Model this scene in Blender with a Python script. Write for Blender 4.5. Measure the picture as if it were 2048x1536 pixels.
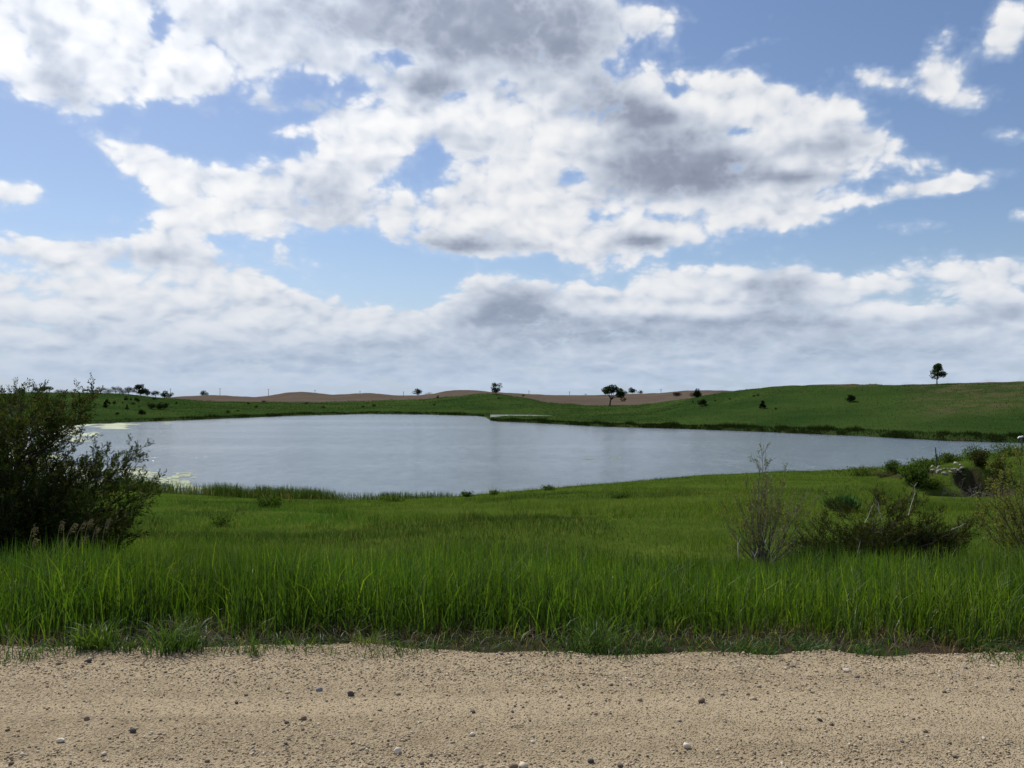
import bpy, math, os
import numpy as np
from mathutils import Vector, Matrix

# ------------------------------------------------------------------ clearing
for o in list(bpy.data.objects):
    bpy.data.objects.remove(o)
sc = bpy.context.scene
COL = sc.collection

# ------------------------------------------------------------------ camera
EYE = 1.6
FPX = 1717.0          # focal length in photograph pixels (2048 wide)
HROW = 795.0          # row of the true horizon
PITCH = math.atan((HROW - 768.0) / FPX)
cam_d = bpy.data.cameras.new('camera')
cam = bpy.data.objects.new('camera', cam_d)
COL.objects.link(cam)
cam.location = (0, 0, EYE)
cam.rotation_euler = (math.pi / 2 + PITCH, 0, 0)
cam_d.sensor_width = 36.0
cam_d.lens = 36.0 * FPX / 2048.0
cam_d.clip_start = 0.05
cam_d.clip_end = 20000
sc.camera = cam

# ------------------------------------------------------------------ sun + exposure
SUN_AZ = math.radians(-34)     # measured from +Y (straight ahead), negative = towards -X
SUN_EL = math.radians(50)
sd = bpy.data.lights.new('sun', 'SUN')
sd.energy = 5.0
sd.angle = math.radians(0.53)
sd.color = (1.0, 0.955, 0.89)
sun = bpy.data.objects.new('sun', sd)
COL.objects.link(sun)
sdir = Vector((math.sin(SUN_AZ) * math.cos(SUN_EL), math.cos(SUN_AZ) * math.cos(SUN_EL), math.sin(SUN_EL)))
sun.rotation_euler = (-sdir).to_track_quat('-Z', 'Y').to_euler()
sun.location = sdir * 60

sc.view_settings.view_transform = 'Standard'
sc.view_settings.look = 'None'
sc.view_settings.gamma = 1.0
sc.view_settings.use_curve_mapping = False
sc.view_settings.exposure = 0.0
sc.cycles.max_bounces = 8
sc.cycles.diffuse_bounces = 3
sc.cycles.transmission_bounces = 5
sc.cycles.transparent_max_bounces = 6
sc.cycles.use_denoising = True


# ------------------------------------------------------------------ node helper
class NB:
    def __init__(self, tree):
        self.t = tree
        tree.nodes.clear()

    def n(self, kind, **kw):
        nd = self.t.nodes.new(kind)
        for k, v in kw.items():
            setattr(nd, k, v)
        return nd

    def set(self, sock, v):
        if isinstance(v, bpy.types.NodeSocket):
            self.t.links.new(v, sock)
        elif v is not None:
            sock.default_value = v

    def m(self, op, a, b=None, c=None, clamp=False):
        nd = self.n('ShaderNodeMath', operation=op)
        nd.use_clamp = clamp
        for i, v in enumerate((a, b, c)):
            self.set(nd.inputs[i], v)
        return nd.outputs[0]

    def vm(self, op, a, b=None, c=None):
        nd = self.n('ShaderNodeVectorMath', operation=op)
        for i, v in enumerate((a, b, c)):
            if v is not None:
                if op == 'SCALE' and i == 1:
                    self.set(nd.inputs['Scale'], v)
                else:
                    self.set(nd.inputs[i], v)
        return nd.outputs['Value'] if op in ('DOT_PRODUCT', 'LENGTH') else nd.outputs[0]

    def sep(self, v):
        nd = self.n('ShaderNodeSeparateXYZ')
        self.set(nd.inputs[0], v)
        return nd.outputs

    def comb(self, x, y, z):
        nd = self.n('ShaderNodeCombineXYZ')
        for i, v in enumerate((x, y, z)):
            self.set(nd.inputs[i], v)
        return nd.outputs[0]

    def noise(self, vec, scale, detail=4.0, rough=0.5, dist=0.0, lac=2.0):
        nd = self.n('ShaderNodeTexNoise')
        self.set(nd.inputs['Vector'], vec)
        nd.inputs['Scale'].default_value = scale
        nd.inputs['Detail'].default_value = detail
        nd.inputs['Roughness'].default_value = rough
        nd.inputs['Distortion'].default_value = dist
        nd.inputs['Lacunarity'].default_value = lac
        return nd.outputs['Fac']

    def voro(self, vec, scale, detail=0.0, feature='F1', out='Distance'):
        nd = self.n('ShaderNodeTexVoronoi', feature=feature)
        self.set(nd.inputs['Vector'], vec)
        nd.inputs['Scale'].default_value = scale
        if 'Detail' in nd.inputs:
            nd.inputs['Detail'].default_value = detail
        return nd.outputs[out]

    def step(self, v, lo, hi, a=0.0, b=1.0, smooth=True):
        nd = self.n('ShaderNodeMapRange', interpolation_type='SMOOTHSTEP' if smooth else 'LINEAR')
        self.set(nd.inputs['Value'], v)
        for k, x in (('From Min', lo), ('From Max', hi), ('To Min', a), ('To Max', b)):
            self.set(nd.inputs[k], x)
        return nd.outputs[0]

    def mix(self, f, a, b, blend='MIX'):
        nd = self.n('ShaderNodeMix', data_type='RGBA', blend_type=blend)
        self.set(nd.inputs[0], f)
        self.set(nd.inputs[6], a)
        self.set(nd.inputs[7], b)
        return nd.outputs[2]

    def ramp(self, f, stops, interp='LINEAR'):
        nd = self.n('ShaderNodeValToRGB')
        nd.color_ramp.interpolation = interp
        el = nd.color_ramp.elements
        while len(el) < len(stops):
            el.new(0.5)
        for e, (p, c) in zip(el, stops):
            e.position = p
            e.color = c if len(c) == 4 else (*c, 1)
        self.set(nd.inputs[0], f)
        return nd.outputs[0]


def rgb(r, g, b):
    return (r, g, b, 1.0)


# ------------------------------------------------------------------ sky
# The cloud field is procedural noise steered by two broad maps over azimuth and elevation (how much cloud, how thick/grey).
# The maps are sums of soft patches, written as sums of products of curves so that the node tree stays short.
def px_dir(px, py):
    return math.atan((px - 1024) / FPX), math.atan((HROW - py) / FPX * math.cos(math.atan((px - 1024) / FPX)))


# patches: x, y, rx, ry, rotation in degrees (positive = falls to the right), weight      (x, y in photograph pixels)
CLOUD = [
    # big overhead cloud
    (40, 20, 130, 110, 0, 1), (90, 120, 90, 80, 45, .9), (170, 200, 62, 36, 30, .88), (260, 120, 170, 90, 10, .95), (400, 150, 160, 50, -4, .8),
    (330, 40, 250, 70, 0, 1), (560, 40, 260, 90, 0, 1), (640, 130, 50, 38, 0, .8), (800, 40, 250, 90, 0, 1), (1000, 60, 240, 100, 0, 1),
    (1130, 60, 110, 90, 0, 1), (1080, 130, 120, 40, 0, .8), (930, 115, 100, 45, 0, .8),
    (560, 205, 75, 17, 4, .7), (640, 200, 40, 20, 0, .6), (865, 162, 65, 28, 0, .75), (800, 205, 100, 28, 12, .75), (770, 178, 60, 25, 0, .6),
    (600, 258, 75, 20, -6, .75), (690, 238, 60, 20, -8, .65),
    # arm and second mass
    (230, 292, 60, 22, 20, .8), (310, 330, 105, 34, 22, .93), (400, 375, 130, 45, 15, .95), (520, 385, 140, 50, 0, .95), (620, 345, 110, 50, -12, .95),
    (700, 310, 100, 60, -15, .95), (770, 270, 70, 40, 0, .85), (650, 425, 80, 45, 0, .85), (430, 440, 150, 26, 4, .8), (520, 452, 60, 20, 0, .6), (800, 240, 60, 25, 0, .6),
    # centre mass
    (960, 240, 130, 40, 0, .8), (1000, 310, 140, 70, 0, .95), (900, 250, 90, 40, 0, .75), (920, 420, 150, 55, 0, .95), (1040, 400, 140, 70, 0, .95), (910, 485, 120, 24, 3, .9),
    (1080, 470, 110, 50, 0, .8), (800, 420, 60, 40, 0, .7), (1150, 270, 120, 80, 0, .95), (1150, 180, 90, 60, 20, .85), (1030, 200, 120, 35, 5, .65),
    # large right cloud
    (1260, 180, 90, 55, 0, .95), (1330, 250, 160, 80, 0, 1), (1470, 190, 90, 55, 30, .8), (1560, 220, 140, 60, 10, .95), (1640, 255, 100, 60, 0, .95), (1380, 340, 190, 75, 0, 1),
    (1560, 340, 150, 70, 0, .95), (1540, 420, 150, 40, -3, .85), (1350, 420, 160, 35, 0, .8), (1200, 390, 100, 50, 0, .85), (1660, 310, 70, 60, 0, .7),
    # small ones, upper right
    (1760, 288, 42, 34, 0, .72), (1755, 150, 52, 26, 0, .72), (1885, 130, 40, 60, 10, .66), (1935, 190, 66, 44, 15, .74), (1850, 170, 60, 18, -15, .6), (2000, 85, 50, 40, 0, .66), (2030, 30, 40, 50, 0, .6),
    (1310, 30, 60, 34, 0, .55), (1515, 86, 60, 10, -14, .56), (2035, 275, 46, 18, 8, .75), (1855, 322, 45, 20, 0, .6), (1800, 390, 120, 16, -8, .56), (1880, 370, 130, 18, -12, .55),
    (1945, 365, 90, 20, -8, .5), (1845, 455, 68, 20, 0, .66), (2046, 430, 22, 16, 0, .6), (1695, 200, 26, 14, -20, .55),
    # lone cumulus and veil round it
    (1280, 462, 76, 34, 0, 1), (1360, 490, 140, 26, -3, .6), (1200, 500, 140, 40, -5, .62), (1180, 530, 90, 30, 10, .6),
    # left edge and lower left
    (15, 390, 80, 34, 0, .9), (220, 441, 22, 7, 0, .6), (20, 465, 40, 12, 12, .55), (340, 490, 62, 38, 0, .85), (240, 510, 180, 34, 0, .72), (80, 495, 120, 28, 0, .66), (400, 515, 60, 18, 0, .55),
    (575, 515, 55, 26, 12, .64), (630, 530, 44, 13, 0, .56), (920, 556, 80, 12, 0, .55), (747, 503, 24, 8, 0, .5),
    (140, 590, 320, 62, 0, .84), (420, 570, 140, 50, 4, .8), (560, 610, 130, 40, 8, .74), (300, 660, 420, 60, 0, .82), (700, 650, 260, 42, 0, .75), (850, 640, 120, 45, -8, .75),
    # far cumulus row
    (970, 600, 66, 50, 0, 1), (1045, 605, 76, 54, 0, 1), (1160, 605, 62, 42, 0, .95), (1290, 600, 80, 44, 0, .95), (1345, 568, 42, 34, 0, .85), (1420, 595, 110, 40, 0, .95),
    (1570, 560, 80, 56, 0, .95), (1510, 610, 90, 40, 0, .9), (1660, 620, 110, 36, 8, .95), (1780, 650, 130, 34, 4, .92), (1980, 660, 120, 34, -6, .92), (2000, 615, 80, 28, 0, .8), (1900, 655, 90, 24, 0, .75),
    (1850, 550, 240, 46, 0, .64), (2030, 560, 120, 40, 0, .66), (1700, 585, 130, 20, 0, .55), (1450, 540, 120, 24, 0, .55), (1250, 640, 300, 40, 0, .85), (1550, 655, 300, 40, 0, .85),
    (1000, 700, 1300, 60, 0, .74), (400, 735, 700, 46, 0, .66), (1500, 740, 900, 50, 0, .66),
]
HOLES = [   # where blue shows through
    (970, 535, 170, 20, 0, .55), (1480, 505, 150, 22, -3, .55), (1680, 500, 180, 34, 0, .5), (700, 500, 110, 30, 0, .5), (840, 345, 40, 40, 0, .35), (1080, 520, 60, 14, 0, .4), (1620, 150, 70, 20, 20, .4), (1245, 125, 40, 24, 0, .35),
    (140, 455, 120, 18, 0, .5), (480, 505, 60, 22, 0, .5), (1780, 420, 90, 14, -8, .4), (1230, 565, 50, 12, 0, .4), (820, 590, 70, 26, 0, .4),
    (110, 300, 95, 40, 0, .5), (300, 250, 170, 24, 8, .55), (420, 290, 90, 30, 15, .45), (560, 290, 60, 22, 0, .5), (1760, 225, 40, 30, 0, .4),
    (315, 45, 26, 36, 0, .5), (780, 112, 60, 18, 10, .65), (870, 340, 36, 44, -10, .45), (1145, 345, 40, 22, 20, .45), (600, 165, 60, 26, 0, .6), (1490, 262, 26, 8, 0, .5), (385, 215, 120, 26, 0, .4),
    (690, 180, 40, 22, 0, .4), (930, 190, 30, 12, 0, .4), (1005, 155, 24, 14, 0, .5), (55, 115, 20, 14, 30, .4), (1350, 180, 24, 20, 0, .4), (460, 400, 60, 9, 10, .3), (1060, 350, 30, 20, 0, .25),
    (740, 575, 130, 40, 0, .4), (1230, 430, 120, 12, 0, .3),
]
GREY = [    # thick, grey parts
    (70, 60, 26, 80, -10, .45), (115, 170, 40, 60, -28, .6), (170, 215, 50, 26, 20, .6), (620, 40, 260, 80, 0, .45), (850, 50, 240, 85, 0, .5), (1060, 60, 160, 90, 0, .62), (1000, 20, 220, 60, 0, .5),
    (1130, 110, 80, 60, 0, .5), (560, 207, 80, 20, 4, .95), (640, 204, 46, 22, 0, .9), (865, 165, 62, 28, 0, .9), (650, 415, 80, 44, 0, .55), (680, 345, 60, 30, -20, .3), (915, 490, 130, 20, 2, .85), (900, 275, 50, 18, 8, .45),
    (1265, 225, 90, 36, 10, .85), (1230, 180, 40, 34, 40, .6), (1340, 235, 60, 14, 0, .6), (1300, 310, 110, 46, 0, .75), (1380, 355, 125, 40, 0, .98), (1440, 330, 60, 40, 0, .9), (1560, 352, 90, 13, 0, .85),
    (1650, 287, 90, 20, 0, .75), (1560, 405, 60, 12, 0, .4), (1290, 484, 62, 14, 0, .85), (1300, 478, 40, 10, 0, .6),
    (1010, 630, 96, 34, 0, .95), (1045, 600, 60, 34, 0, .6), (1170, 655, 100, 20, 0, .7), (1300, 640, 80, 10, 0, .6), (1560, 585, 60, 40, 0, .75), (1520, 645, 170, 14, 0, .75), (1350, 672, 320, 16, 0, .55), (1620, 640, 80, 16, 0, .7),
    (1960, 640, 90, 12, 0, .5), (2000, 620, 60, 14, 0, .6), (330, 520, 120, 14, 0, .35), (350, 495, 20, 22, 20, .35), (200, 680, 300, 30, 0, .2), (1280, 690, 500, 18, 0, .3), (500, 730, 600, 30, 0, .3), (1500, 740, 900, 40, 0, .4),
    (830, 700, 300, 24, 0, .3), (1800, 700, 300, 22, 0, .55),
]


def paint(list_, PX, PY, mode='union'):
    acc = np.ones_like(PX)
    for (x, y, rx, ry, rot, w) in list_:
        a = math.radians(rot)
        dx, dy = PX - x, PY - y
        u = (dx * math.cos(a) + dy * math.sin(a)) / rx
        v = (-dx * math.sin(a) + dy * math.cos(a)) / ry
        r2 = u * u + v * v
        g = 1.0 / (1.0 + np.maximum(r2, 0) ** 1.8 * 0.75)      # flat core, soft shoulder
        g = np.clip((g - 0.06) / 0.94, 0, 1)
        acc *= (1 - np.clip(w * g, 0, 0.995)) if w <= 1 else (1 - np.clip(w * g, 0, 0.999))
    return 1 - acc


AZR = math.radians(40)
E0, E1 = math.radians(-2), math.radians(34)
MEANC, MEANS = 0.56, 0.35


def sky_maps():
    na, ne = 150, 120
    az = np.linspace(-AZR, AZR, na)
    el = np.linspace(E0, E1, ne)
    A, E = np.meshgrid(az, el, indexing='ij')
    PX = 1024 + FPX * np.tan(A)
    PY = HROW - FPX * np.tan(E) / np.cos(A)
    C = paint(CLOUD, PX, PY) * (1 - 0.92 * paint(HOLES, PX, PY))
    S = paint(GREY, PX, PY)
    wa = np.clip((AZR - np.abs(A)) / math.radians(6.5), 0, 1)
    we = np.clip((E1 - E) / math.radians(7), 0, 1) * np.clip((E - E0) / math.radians(1.0), 0, 1)
    w = (wa * wa * (3 - 2 * wa)) * (we * we * (3 - 2 * we))
    return az, el, (C - MEANC) * w, (S - MEANS) * w


def separable(nb, M, a01, e01, rank):
    U, s, Vt = np.linalg.svd(M, full_matrices=False)
    rank = min(rank, len(s))
    total = None
    na, ne = M.shape
    for k in range(0, rank, 3):
        outs = []
        for arr, src in ((U, a01), (Vt.T, e01)):
            nd = nb.n('ShaderNodeRGBCurve')
            sc_, of_ = [], []
            for c in range(3):
                f = arr[:, k + c] * math.sqrt(s[k + c])
                lo, hi = f.min(), f.max()
                g = (f - lo) / (hi - lo + 1e-9)
                sc_.append(hi - lo)
                of_.append(lo)
                cv = nd.mapping.curves[c]
                n = len(g)
                cv.points[0].location = (0, g[0])
                cv.points[1].location = (1, g[-1])
                for i in range(1, n - 1):
                    cv.points.new(i / (n - 1), g[i])
                for p in cv.points:
                    p.handle_type = 'VECTOR'
            nd.mapping.update()
            nb.set(nd.inputs['Color'], src)
            outs.append(nb.vm('MULTIPLY_ADD', nd.outputs[0], tuple(sc_), tuple(of_)))
        d = nb.vm('DOT_PRODUCT', outs[0], outs[1])
        total = d if total is None else nb.m('ADD', total, d)
    return total


world = bpy.data.worlds.new('World')
sc.world = world
world.use_nodes = True


def build_world():
    nb = NB(world.node_tree)
    d = nb.n('ShaderNodeTexCoord').outputs['Generated']
    x, y, z = nb.sep(d)
    sky = nb.n('ShaderNodeTexSky', sky_type='NISHITA')
    sky.sun_disc = False
    sky.sun_elevation = SUN_EL
    sky.sun_rotation = SUN_AZ
    sky.air_density = 1.0
    sky.dust_density = 0.6
    sky.ozone_density = 1.6
    blue = nb.mix(1.0, sky.outputs[0], rgb(0.86, 0.90, 1.0), 'MULTIPLY')

    az = nb.m('ARCTAN2', x, y)
    el = nb.m('ARCSINE', z)
    a01 = nb.m('MULTIPLY_ADD', az, 1 / (2 * AZR), 0.5, clamp=True)
    e01 = nb.m('MULTIPLY_ADD', el, 1 / (E1 - E0), -E0 / (E1 - E0), clamp=True)
    _a, _e, MC, MS = sky_maps()
    Cm = nb.m('ADD', separable(nb, MC, nb.comb(a01, a01, a01), nb.comb(e01, e01, e01), 27), MEANC)
    Sm = nb.m('ADD', separable(nb, MS, nb.comb(a01, a01, a01), nb.comb(e01, e01, e01), 15), MEANS)

    zc = nb.m('ADD', nb.m('MAXIMUM', z, 0.0), 0.16)
    P = nb.comb(nb.m('DIVIDE', x, zc), nb.m('DIVIDE', y, zc), 0.0)
    # clouds lie flatter and closer together towards the horizon
    low = nb.m('SUBTRACT', 1.0, nb.m('EXPONENT', nb.m('DIVIDE', nb.m('MAXIMUM', el, 0.0), -0.09)))
    Q = nb.comb(az, nb.m('ADD', nb.m('MULTIPLY', el, 1.25), nb.m('MULTIPLY', low, 0.17)), 0.0)
    warp = nb.n('ShaderNodeTexNoise', noise_dimensions='2D')
    nb.set(warp.inputs['Vector'], Q)
    warp.inputs['Scale'].default_value = 14.0
    warp.inputs['Detail'].default_value = 2.0
    Qw = nb.vm('ADD', Q, nb.vm('SCALE', nb.vm('SUBTRACT', warp.outputs['Color'], (.5, .5, .5)), 0.022))

    def n2(vec, scale, detail, rough):
        nd = nb.n('ShaderNodeTexNoise', noise_dimensions='2D')
        nb.set(nd.inputs['Vector'], vec)
        nd.inputs['Scale'].default_value = scale
        nd.inputs['Detail'].default_value = detail
        nd.inputs['Roughness'].default_value = rough
        return nd.outputs['Fac']

    def lump(vec, scale, detail):
        nd = nb.n('ShaderNodeTexVoronoi', feature='F1', voronoi_dimensions='2D')
        nb.set(nd.inputs['Vector'], vec)
        nd.inputs['Scale'].default_value = scale
        nd.inputs['Detail'].default_value = detail
        nd.inputs['Roughness'].default_value = 0.55
        return nd.outputs['Distance']

    up = (math.copysign(0.007, SUN_AZ), 0.020, 0)
    Qs = nb.vm('ADD', Qw, up)
    n_layer = n2(P, 2.6, 6, 0.56)
    n_a = n2(Qw, 15.0, 9, 0.56)
    l_a = lump(Qw, 32.0, 2.0)
    # broad forms only for the light and shade
    s_a, s_b = n2(Qw, 15.0, 3, 0.5), n2(Qs, 15.0, 3, 0.5)
    k_a, k_b = lump(Qw, 32.0, 1.0), lump(Qs, 32.0, 1.0)
    body = nb.m('ADD', nb.m('MULTIPLY', nb.m('SUBTRACT', n_a, 0.5), 0.92), nb.m('MULTIPLY', nb.m('SUBTRACT', 0.42, l_a), 0.34))
    field = nb.m('ADD', nb.m('ADD', Cm, body), nb.m('MULTIPLY', nb.m('SUBTRACT', n_layer, 0.5), 0.42))
    cover = nb.step(field, 0.38, 0.69)
    thin = nb.step(field, 0.14, 0.62)

    relief = nb.m('ADD', nb.m('MULTIPLY', nb.m('SUBTRACT', s_a, s_b), 0.95), nb.m('MULTIPLY', nb.m('SUBTRACT', k_b, k_a), 0.36))   # > 0 on the side turned to the sun
    Sc = nb.m('MINIMUM', nb.m('MAXIMUM', Sm, 0.0), 1.0)
    calm = nb.m('SUBTRACT', 1.0, nb.m('MULTIPLY', Sc, 0.62))
    dark = nb.m('ADD', nb.m('MULTIPLY', Sm, nb.m('MULTIPLY_ADD', nb.step(field, 0.50, 0.95), 0.45, 0.55)), 0.10)
    dark = nb.m('SUBTRACT', dark, nb.m('MULTIPLY', nb.m('MULTIPLY', relief, 1.0), calm))
    dark = nb.m('ADD', dark, nb.m('MULTIPLY', nb.m('SUBTRACT', n_layer, 0.5), 0.16))
    dark = nb.m('ADD', dark, nb.m('MULTIPLY', nb.m('SUBTRACT', n_a, 0.5), -0.42))
    dark = nb.m('MULTIPLY_ADD', dark, 1 / 1.9, 0.45 / 1.9, clamp=True)
    # cloud radiance (strength 0.1 below)
    cloud = nb.ramp(dark, [(0.0, rgb(1.04, 1.04, 1.05)), (0.20, rgb(.955, .965, .985)), (0.36, rgb(.82, .855, .92)), (0.52, rgb(.60, .66, .765)), (0.72, rgb(.345, .395, .505)), (1.0, rgb(.20, .235, .325))])
    # nearer the sun the cloud is brighter
    sd_ = nb.vm('DOT_PRODUCT', d, tuple(sdir))
    glow = nb.step(sd_, 0.66, 0.98, 0.0, 1.0)
    cloud = nb.vm('SCALE', cloud, nb.m('MULTIPLY_ADD', glow, 2.6, 8.9))
    # distance dulls cloud and sky towards the horizon
    far = nb.m('POWER', nb.m('MAXIMUM', nb.m('SUBTRACT', 1.0, nb.m('DIVIDE', nb.m('MAXIMUM', el, 0.0), 0.22)), 0.0), 2.3)
    haze_col = rgb(4.3, 5.45, 7.1)
    base = nb.mix(nb.m('MULTIPLY', thin, 0.35), blue, nb.vm('SCALE', nb.comb(.62, .72, .88), 10.0))
    col = nb.mix(cover, base, cloud)
    col = nb.mix(nb.m('MULTIPLY', far, 0.86), col, haze_col)
    bg = nb.n('ShaderNodeBackground')
    nb.set(bg.inputs['Color'], col)
    bg.inputs['Strength'].default_value = 0.1
    out = nb.n('ShaderNodeOutputWorld')
    nb.t.links.new(bg.outputs[0], out.inputs['Surface'])


build_world()
world.cycles.sampling_method = 'MANUAL'
world.cycles.sample_map_resolution = 512


# ------------------------------------------------------------------ numeric helpers
rng = np.random.default_rng(11)


def _hash(ix, iy, seed):
    h = (ix.astype(np.int64) * 374761393 + iy.astype(np.int64) * 668265263 + seed * 982451653) & 0xFFFFFFFF
    h = ((h ^ (h >> 13)) * 1274126177) & 0xFFFFFFFF
    return ((h ^ (h >> 16)) & 0xFFFFFF) / float(0xFFFFFF)


def vnoise(x, y, seed=0):
    x, y = np.asarray(x, float), np.asarray(y, float)
    ix, iy = np.floor(x), np.floor(y)
    fx, fy = x - ix, y - iy
    fx, fy = fx * fx * (3 - 2 * fx), fy * fy * (3 - 2 * fy)
    a, b = _hash(ix, iy, seed), _hash(ix + 1, iy, seed)
    c, d = _hash(ix, iy + 1, seed), _hash(ix + 1, iy + 1, seed)
    return (a * (1 - fx) + b * fx) * (1 - fy) + (c * (1 - fx) + d * fx) * fy


def fbm(x, y, seed=0, octaves=4):
    s, a, t = 0.0, 0.5, 0.0
    for k in range(octaves):
        s = s + a * vnoise(x * 2 ** k + 17.3 * k, y * 2 ** k - 9.1 * k, seed + k)
        t += a
        a *= 0.5
    return s / t


def sstep(v, a, b):
    u = np.clip((v - a) / (b - a), 0, 1)
    return u * u * (3 - 2 * u)


def norm(v):
    return v / (np.linalg.norm(v, axis=-1, keepdims=True) + 1e-12)


def mesh_np(name, verts, faces, mats=None, cols=None, smooth=False, colname='col'):
    """faces: list of integer arrays (n,3) and (n,4)"""
    me = bpy.data.meshes.new(name)
    verts = np.ascontiguousarray(verts, dtype=np.float32)
    me.vertices.add(len(verts))
    me.vertices.foreach_set('co', verts.ravel())
    faces = [np.asarray(f, dtype=np.int32) for f in faces if len(f)]
    loops = np.concatenate([f.ravel() for f in faces])
    tot = np.concatenate([np.full(len(f), f.shape[1], np.int32) for f in faces])
    start = np.concatenate([[0], np.cumsum(tot)[:-1]]).astype(np.int32)
    me.loops.add(len(loops))
    me.loops.foreach_set('vertex_index', loops)
    me.polygons.add(len(tot))
    me.polygons.foreach_set('loop_start', start)
    me.polygons.foreach_set('loop_total', tot)
    if smooth:
        me.polygons.foreach_set('use_smooth', np.ones(len(tot), bool))
    me.update(calc_edges=True)
    if cols is not None:
        at = me.attributes.new(colname, 'FLOAT_COLOR', 'POINT')
        cols = np.asarray(cols, np.float32)
        if cols.shape[1] == 3:
            cols = np.concatenate([cols, np.ones((len(cols), 1), np.float32)], 1)
        at.data.foreach_set('color', np.ascontiguousarray(cols).ravel())
    for m in (mats or []):
        me.materials.append(m)
    return me


def put(name, me, parent=None, loc=None, **props):
    o = bpy.data.objects.new(name, me)
    COL.objects.link(o)
    if parent is not None:
        o.parent = parent
    if loc is not None:
        o.location = loc
    for k, v in props.items():
        o[k] = v
    return o


def thing(name, label, category, loc, group=None, rotz=0.0):
    o = bpy.data.objects.new(name, None)
    o.empty_display_size = 0.2
    COL.objects.link(o)
    o.location = loc
    o.rotation_euler = (0, 0, rotz)
    o['label'] = label
    o['category'] = category
    if group:
        o['group'] = group
    return o


class Geo:
    """collects tubes and leaves"""
    def __init__(self):
        self.v, self.f3, self.f4, self.c, self.n = [], [], [], [], 0

    def add(self, v, f3=None, f4=None, c=None):
        v = np.asarray(v, float).reshape(-1, 3)
        if f3 is not None and len(f3):
            self.f3.append(np.asarray(f3) + self.n)
        if f4 is not None and len(f4):
            self.f4.append(np.asarray(f4) + self.n)
        self.v.append(v)
        self.c.append(np.broadcast_to(np.asarray((1, 1, 1) if c is None else c, float), (len(v), 3)))
        self.n += len(v)

    def tube(self, pts, radii, sides=5, c=None):
        pts, radii = np.asarray(pts, float), np.asarray(radii, float)
        k = len(pts)
        tan = norm(np.gradient(pts, axis=0))
        ref = np.array([0.31, 0.17, 0.93]) if abs(tan[0] @ np.array([.31, .17, .93])) < 0.9 else np.array([1.0, 0, 0])
        a = norm(np.cross(tan, ref))
        b = np.cross(tan, a)
        th = np.arange(sides) / sides * 2 * math.pi
        ring = a[:, None, :] * np.cos(th)[None, :, None] + b[:, None, :] * np.sin(th)[None, :, None]
        v = pts[:, None, :] + ring * radii[:, None, None]
        i, j = np.meshgrid(np.arange(k - 1), np.arange(sides), indexing='ij')
        j2 = (j + 1) % sides
        f4 = np.stack([i * sides + j, i * sides + j2, (i + 1) * sides + j2, (i + 1) * sides + j], -1).reshape(-1, 4)
        self.add(v.reshape(-1, 3), None, f4, c)

    def leaves(self, base, d, length, width, c=None, fold=0.25, r=None):
        """rhombic leaves: base (n,3), direction (n,3), lengths, widths"""
        r = r or rng
        n = len(base)
        d = norm(d)
        rnd = r.normal(size=(n, 3))
        side = norm(np.cross(d, rnd))
        up = np.cross(side, d)
        L, W = np.asarray(length).reshape(-1, 1), np.asarray(width).reshape(-1, 1)
        mid = base + d * L * 0.45 + up * W * fold
        v = np.stack([base, mid + side * W * .5, base + d * L, mid - side * W * .5], 1).reshape(-1, 3)
        f4 = np.arange(n * 4).reshape(n, 4)
        self.add(v, None, f4, None if c is None else np.repeat(c, 4, axis=0))

    def mesh(self, name, mats, smooth=False):
        return mesh_np(name, np.concatenate(self.v), [np.concatenate(x) for x in (self.f3, self.f4) if x], mats, np.concatenate(self.c), smooth)


def blades(base, height, width, lean_dir, lean, col, k=3, face=None, r=None, tipcol=None, droop=0.0):
    """grass blades as tapered bent strips. base (n,3); returns verts, f3, f4, cols"""
    r = r or rng
    n = len(base)
    face = r.uniform(0, 2 * math.pi, n) if face is None else face
    sx = np.stack([np.cos(face), np.sin(face), np.zeros(n)], 1)
    ld = np.stack([np.cos(lean_dir), np.sin(lean_dir), np.zeros(n)], 1)
    lv = np.arange(k) / k
    vs, cs = [], []
    tip = col * 1.0 if tipcol is None else tipcol
    for u in list(lv) + [1.0]:
        bend = lean * (u ** 2.0)
        p = base + ld * (height * bend)[:, None]
        p[:, 2] += height * (u - 0.38 * lean * u ** 2 - droop * np.maximum(u - .55, 0) ** 2)
        c = col * (1 - u) + tip * u
        if u < 1.0:
            w = width * (1 - 0.55 * u) * 0.5 * (0.75 + 0.25 * min(1, u * 4))
            vs += [p - sx * w[:, None], p + sx * w[:, None]]
            cs += [c, c]
        else:
            vs.append(p)
            cs.append(c)
    m = 2 * k + 1
    v = np.stack(vs, 1).reshape(-1, 3)
    c = np.stack(cs, 1).reshape(-1, 3)
    o = np.arange(n)[:, None] * m
    f4 = np.concatenate([o + np.array([[2 * i, 2 * i + 1, 2 * i + 3, 2 * i + 2]]) for i in range(k - 1)]) if k > 1 else np.zeros((0, 4), int)
    f3 = o + np.array([[2 * k - 2, 2 * k - 1, 2 * k]])
    return v, f3, f4, c


# ------------------------------------------------------------------ materials
def mat(name):
    m = bpy.data.materials.new(name)
    m.use_nodes = True
    nb = NB(m.node_tree)
    out = nb.n('ShaderNodeOutputMaterial')
    return m, nb, out


def principled(nb, out, col, rough=0.8, spec=0.3, normal=None, link=True):
    p = nb.n('ShaderNodeBsdfPrincipled')
    nb.set(p.inputs['Base Color'], col)
    nb.set(p.inputs['Roughness'], rough)
    nb.set(p.inputs['Specular IOR Level'], spec)
    if normal is not None:
        nb.set(p.inputs['Normal'], normal)
    if link:
        nb.t.links.new(p.outputs[0], out.inputs['Surface'])
    return p


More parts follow.
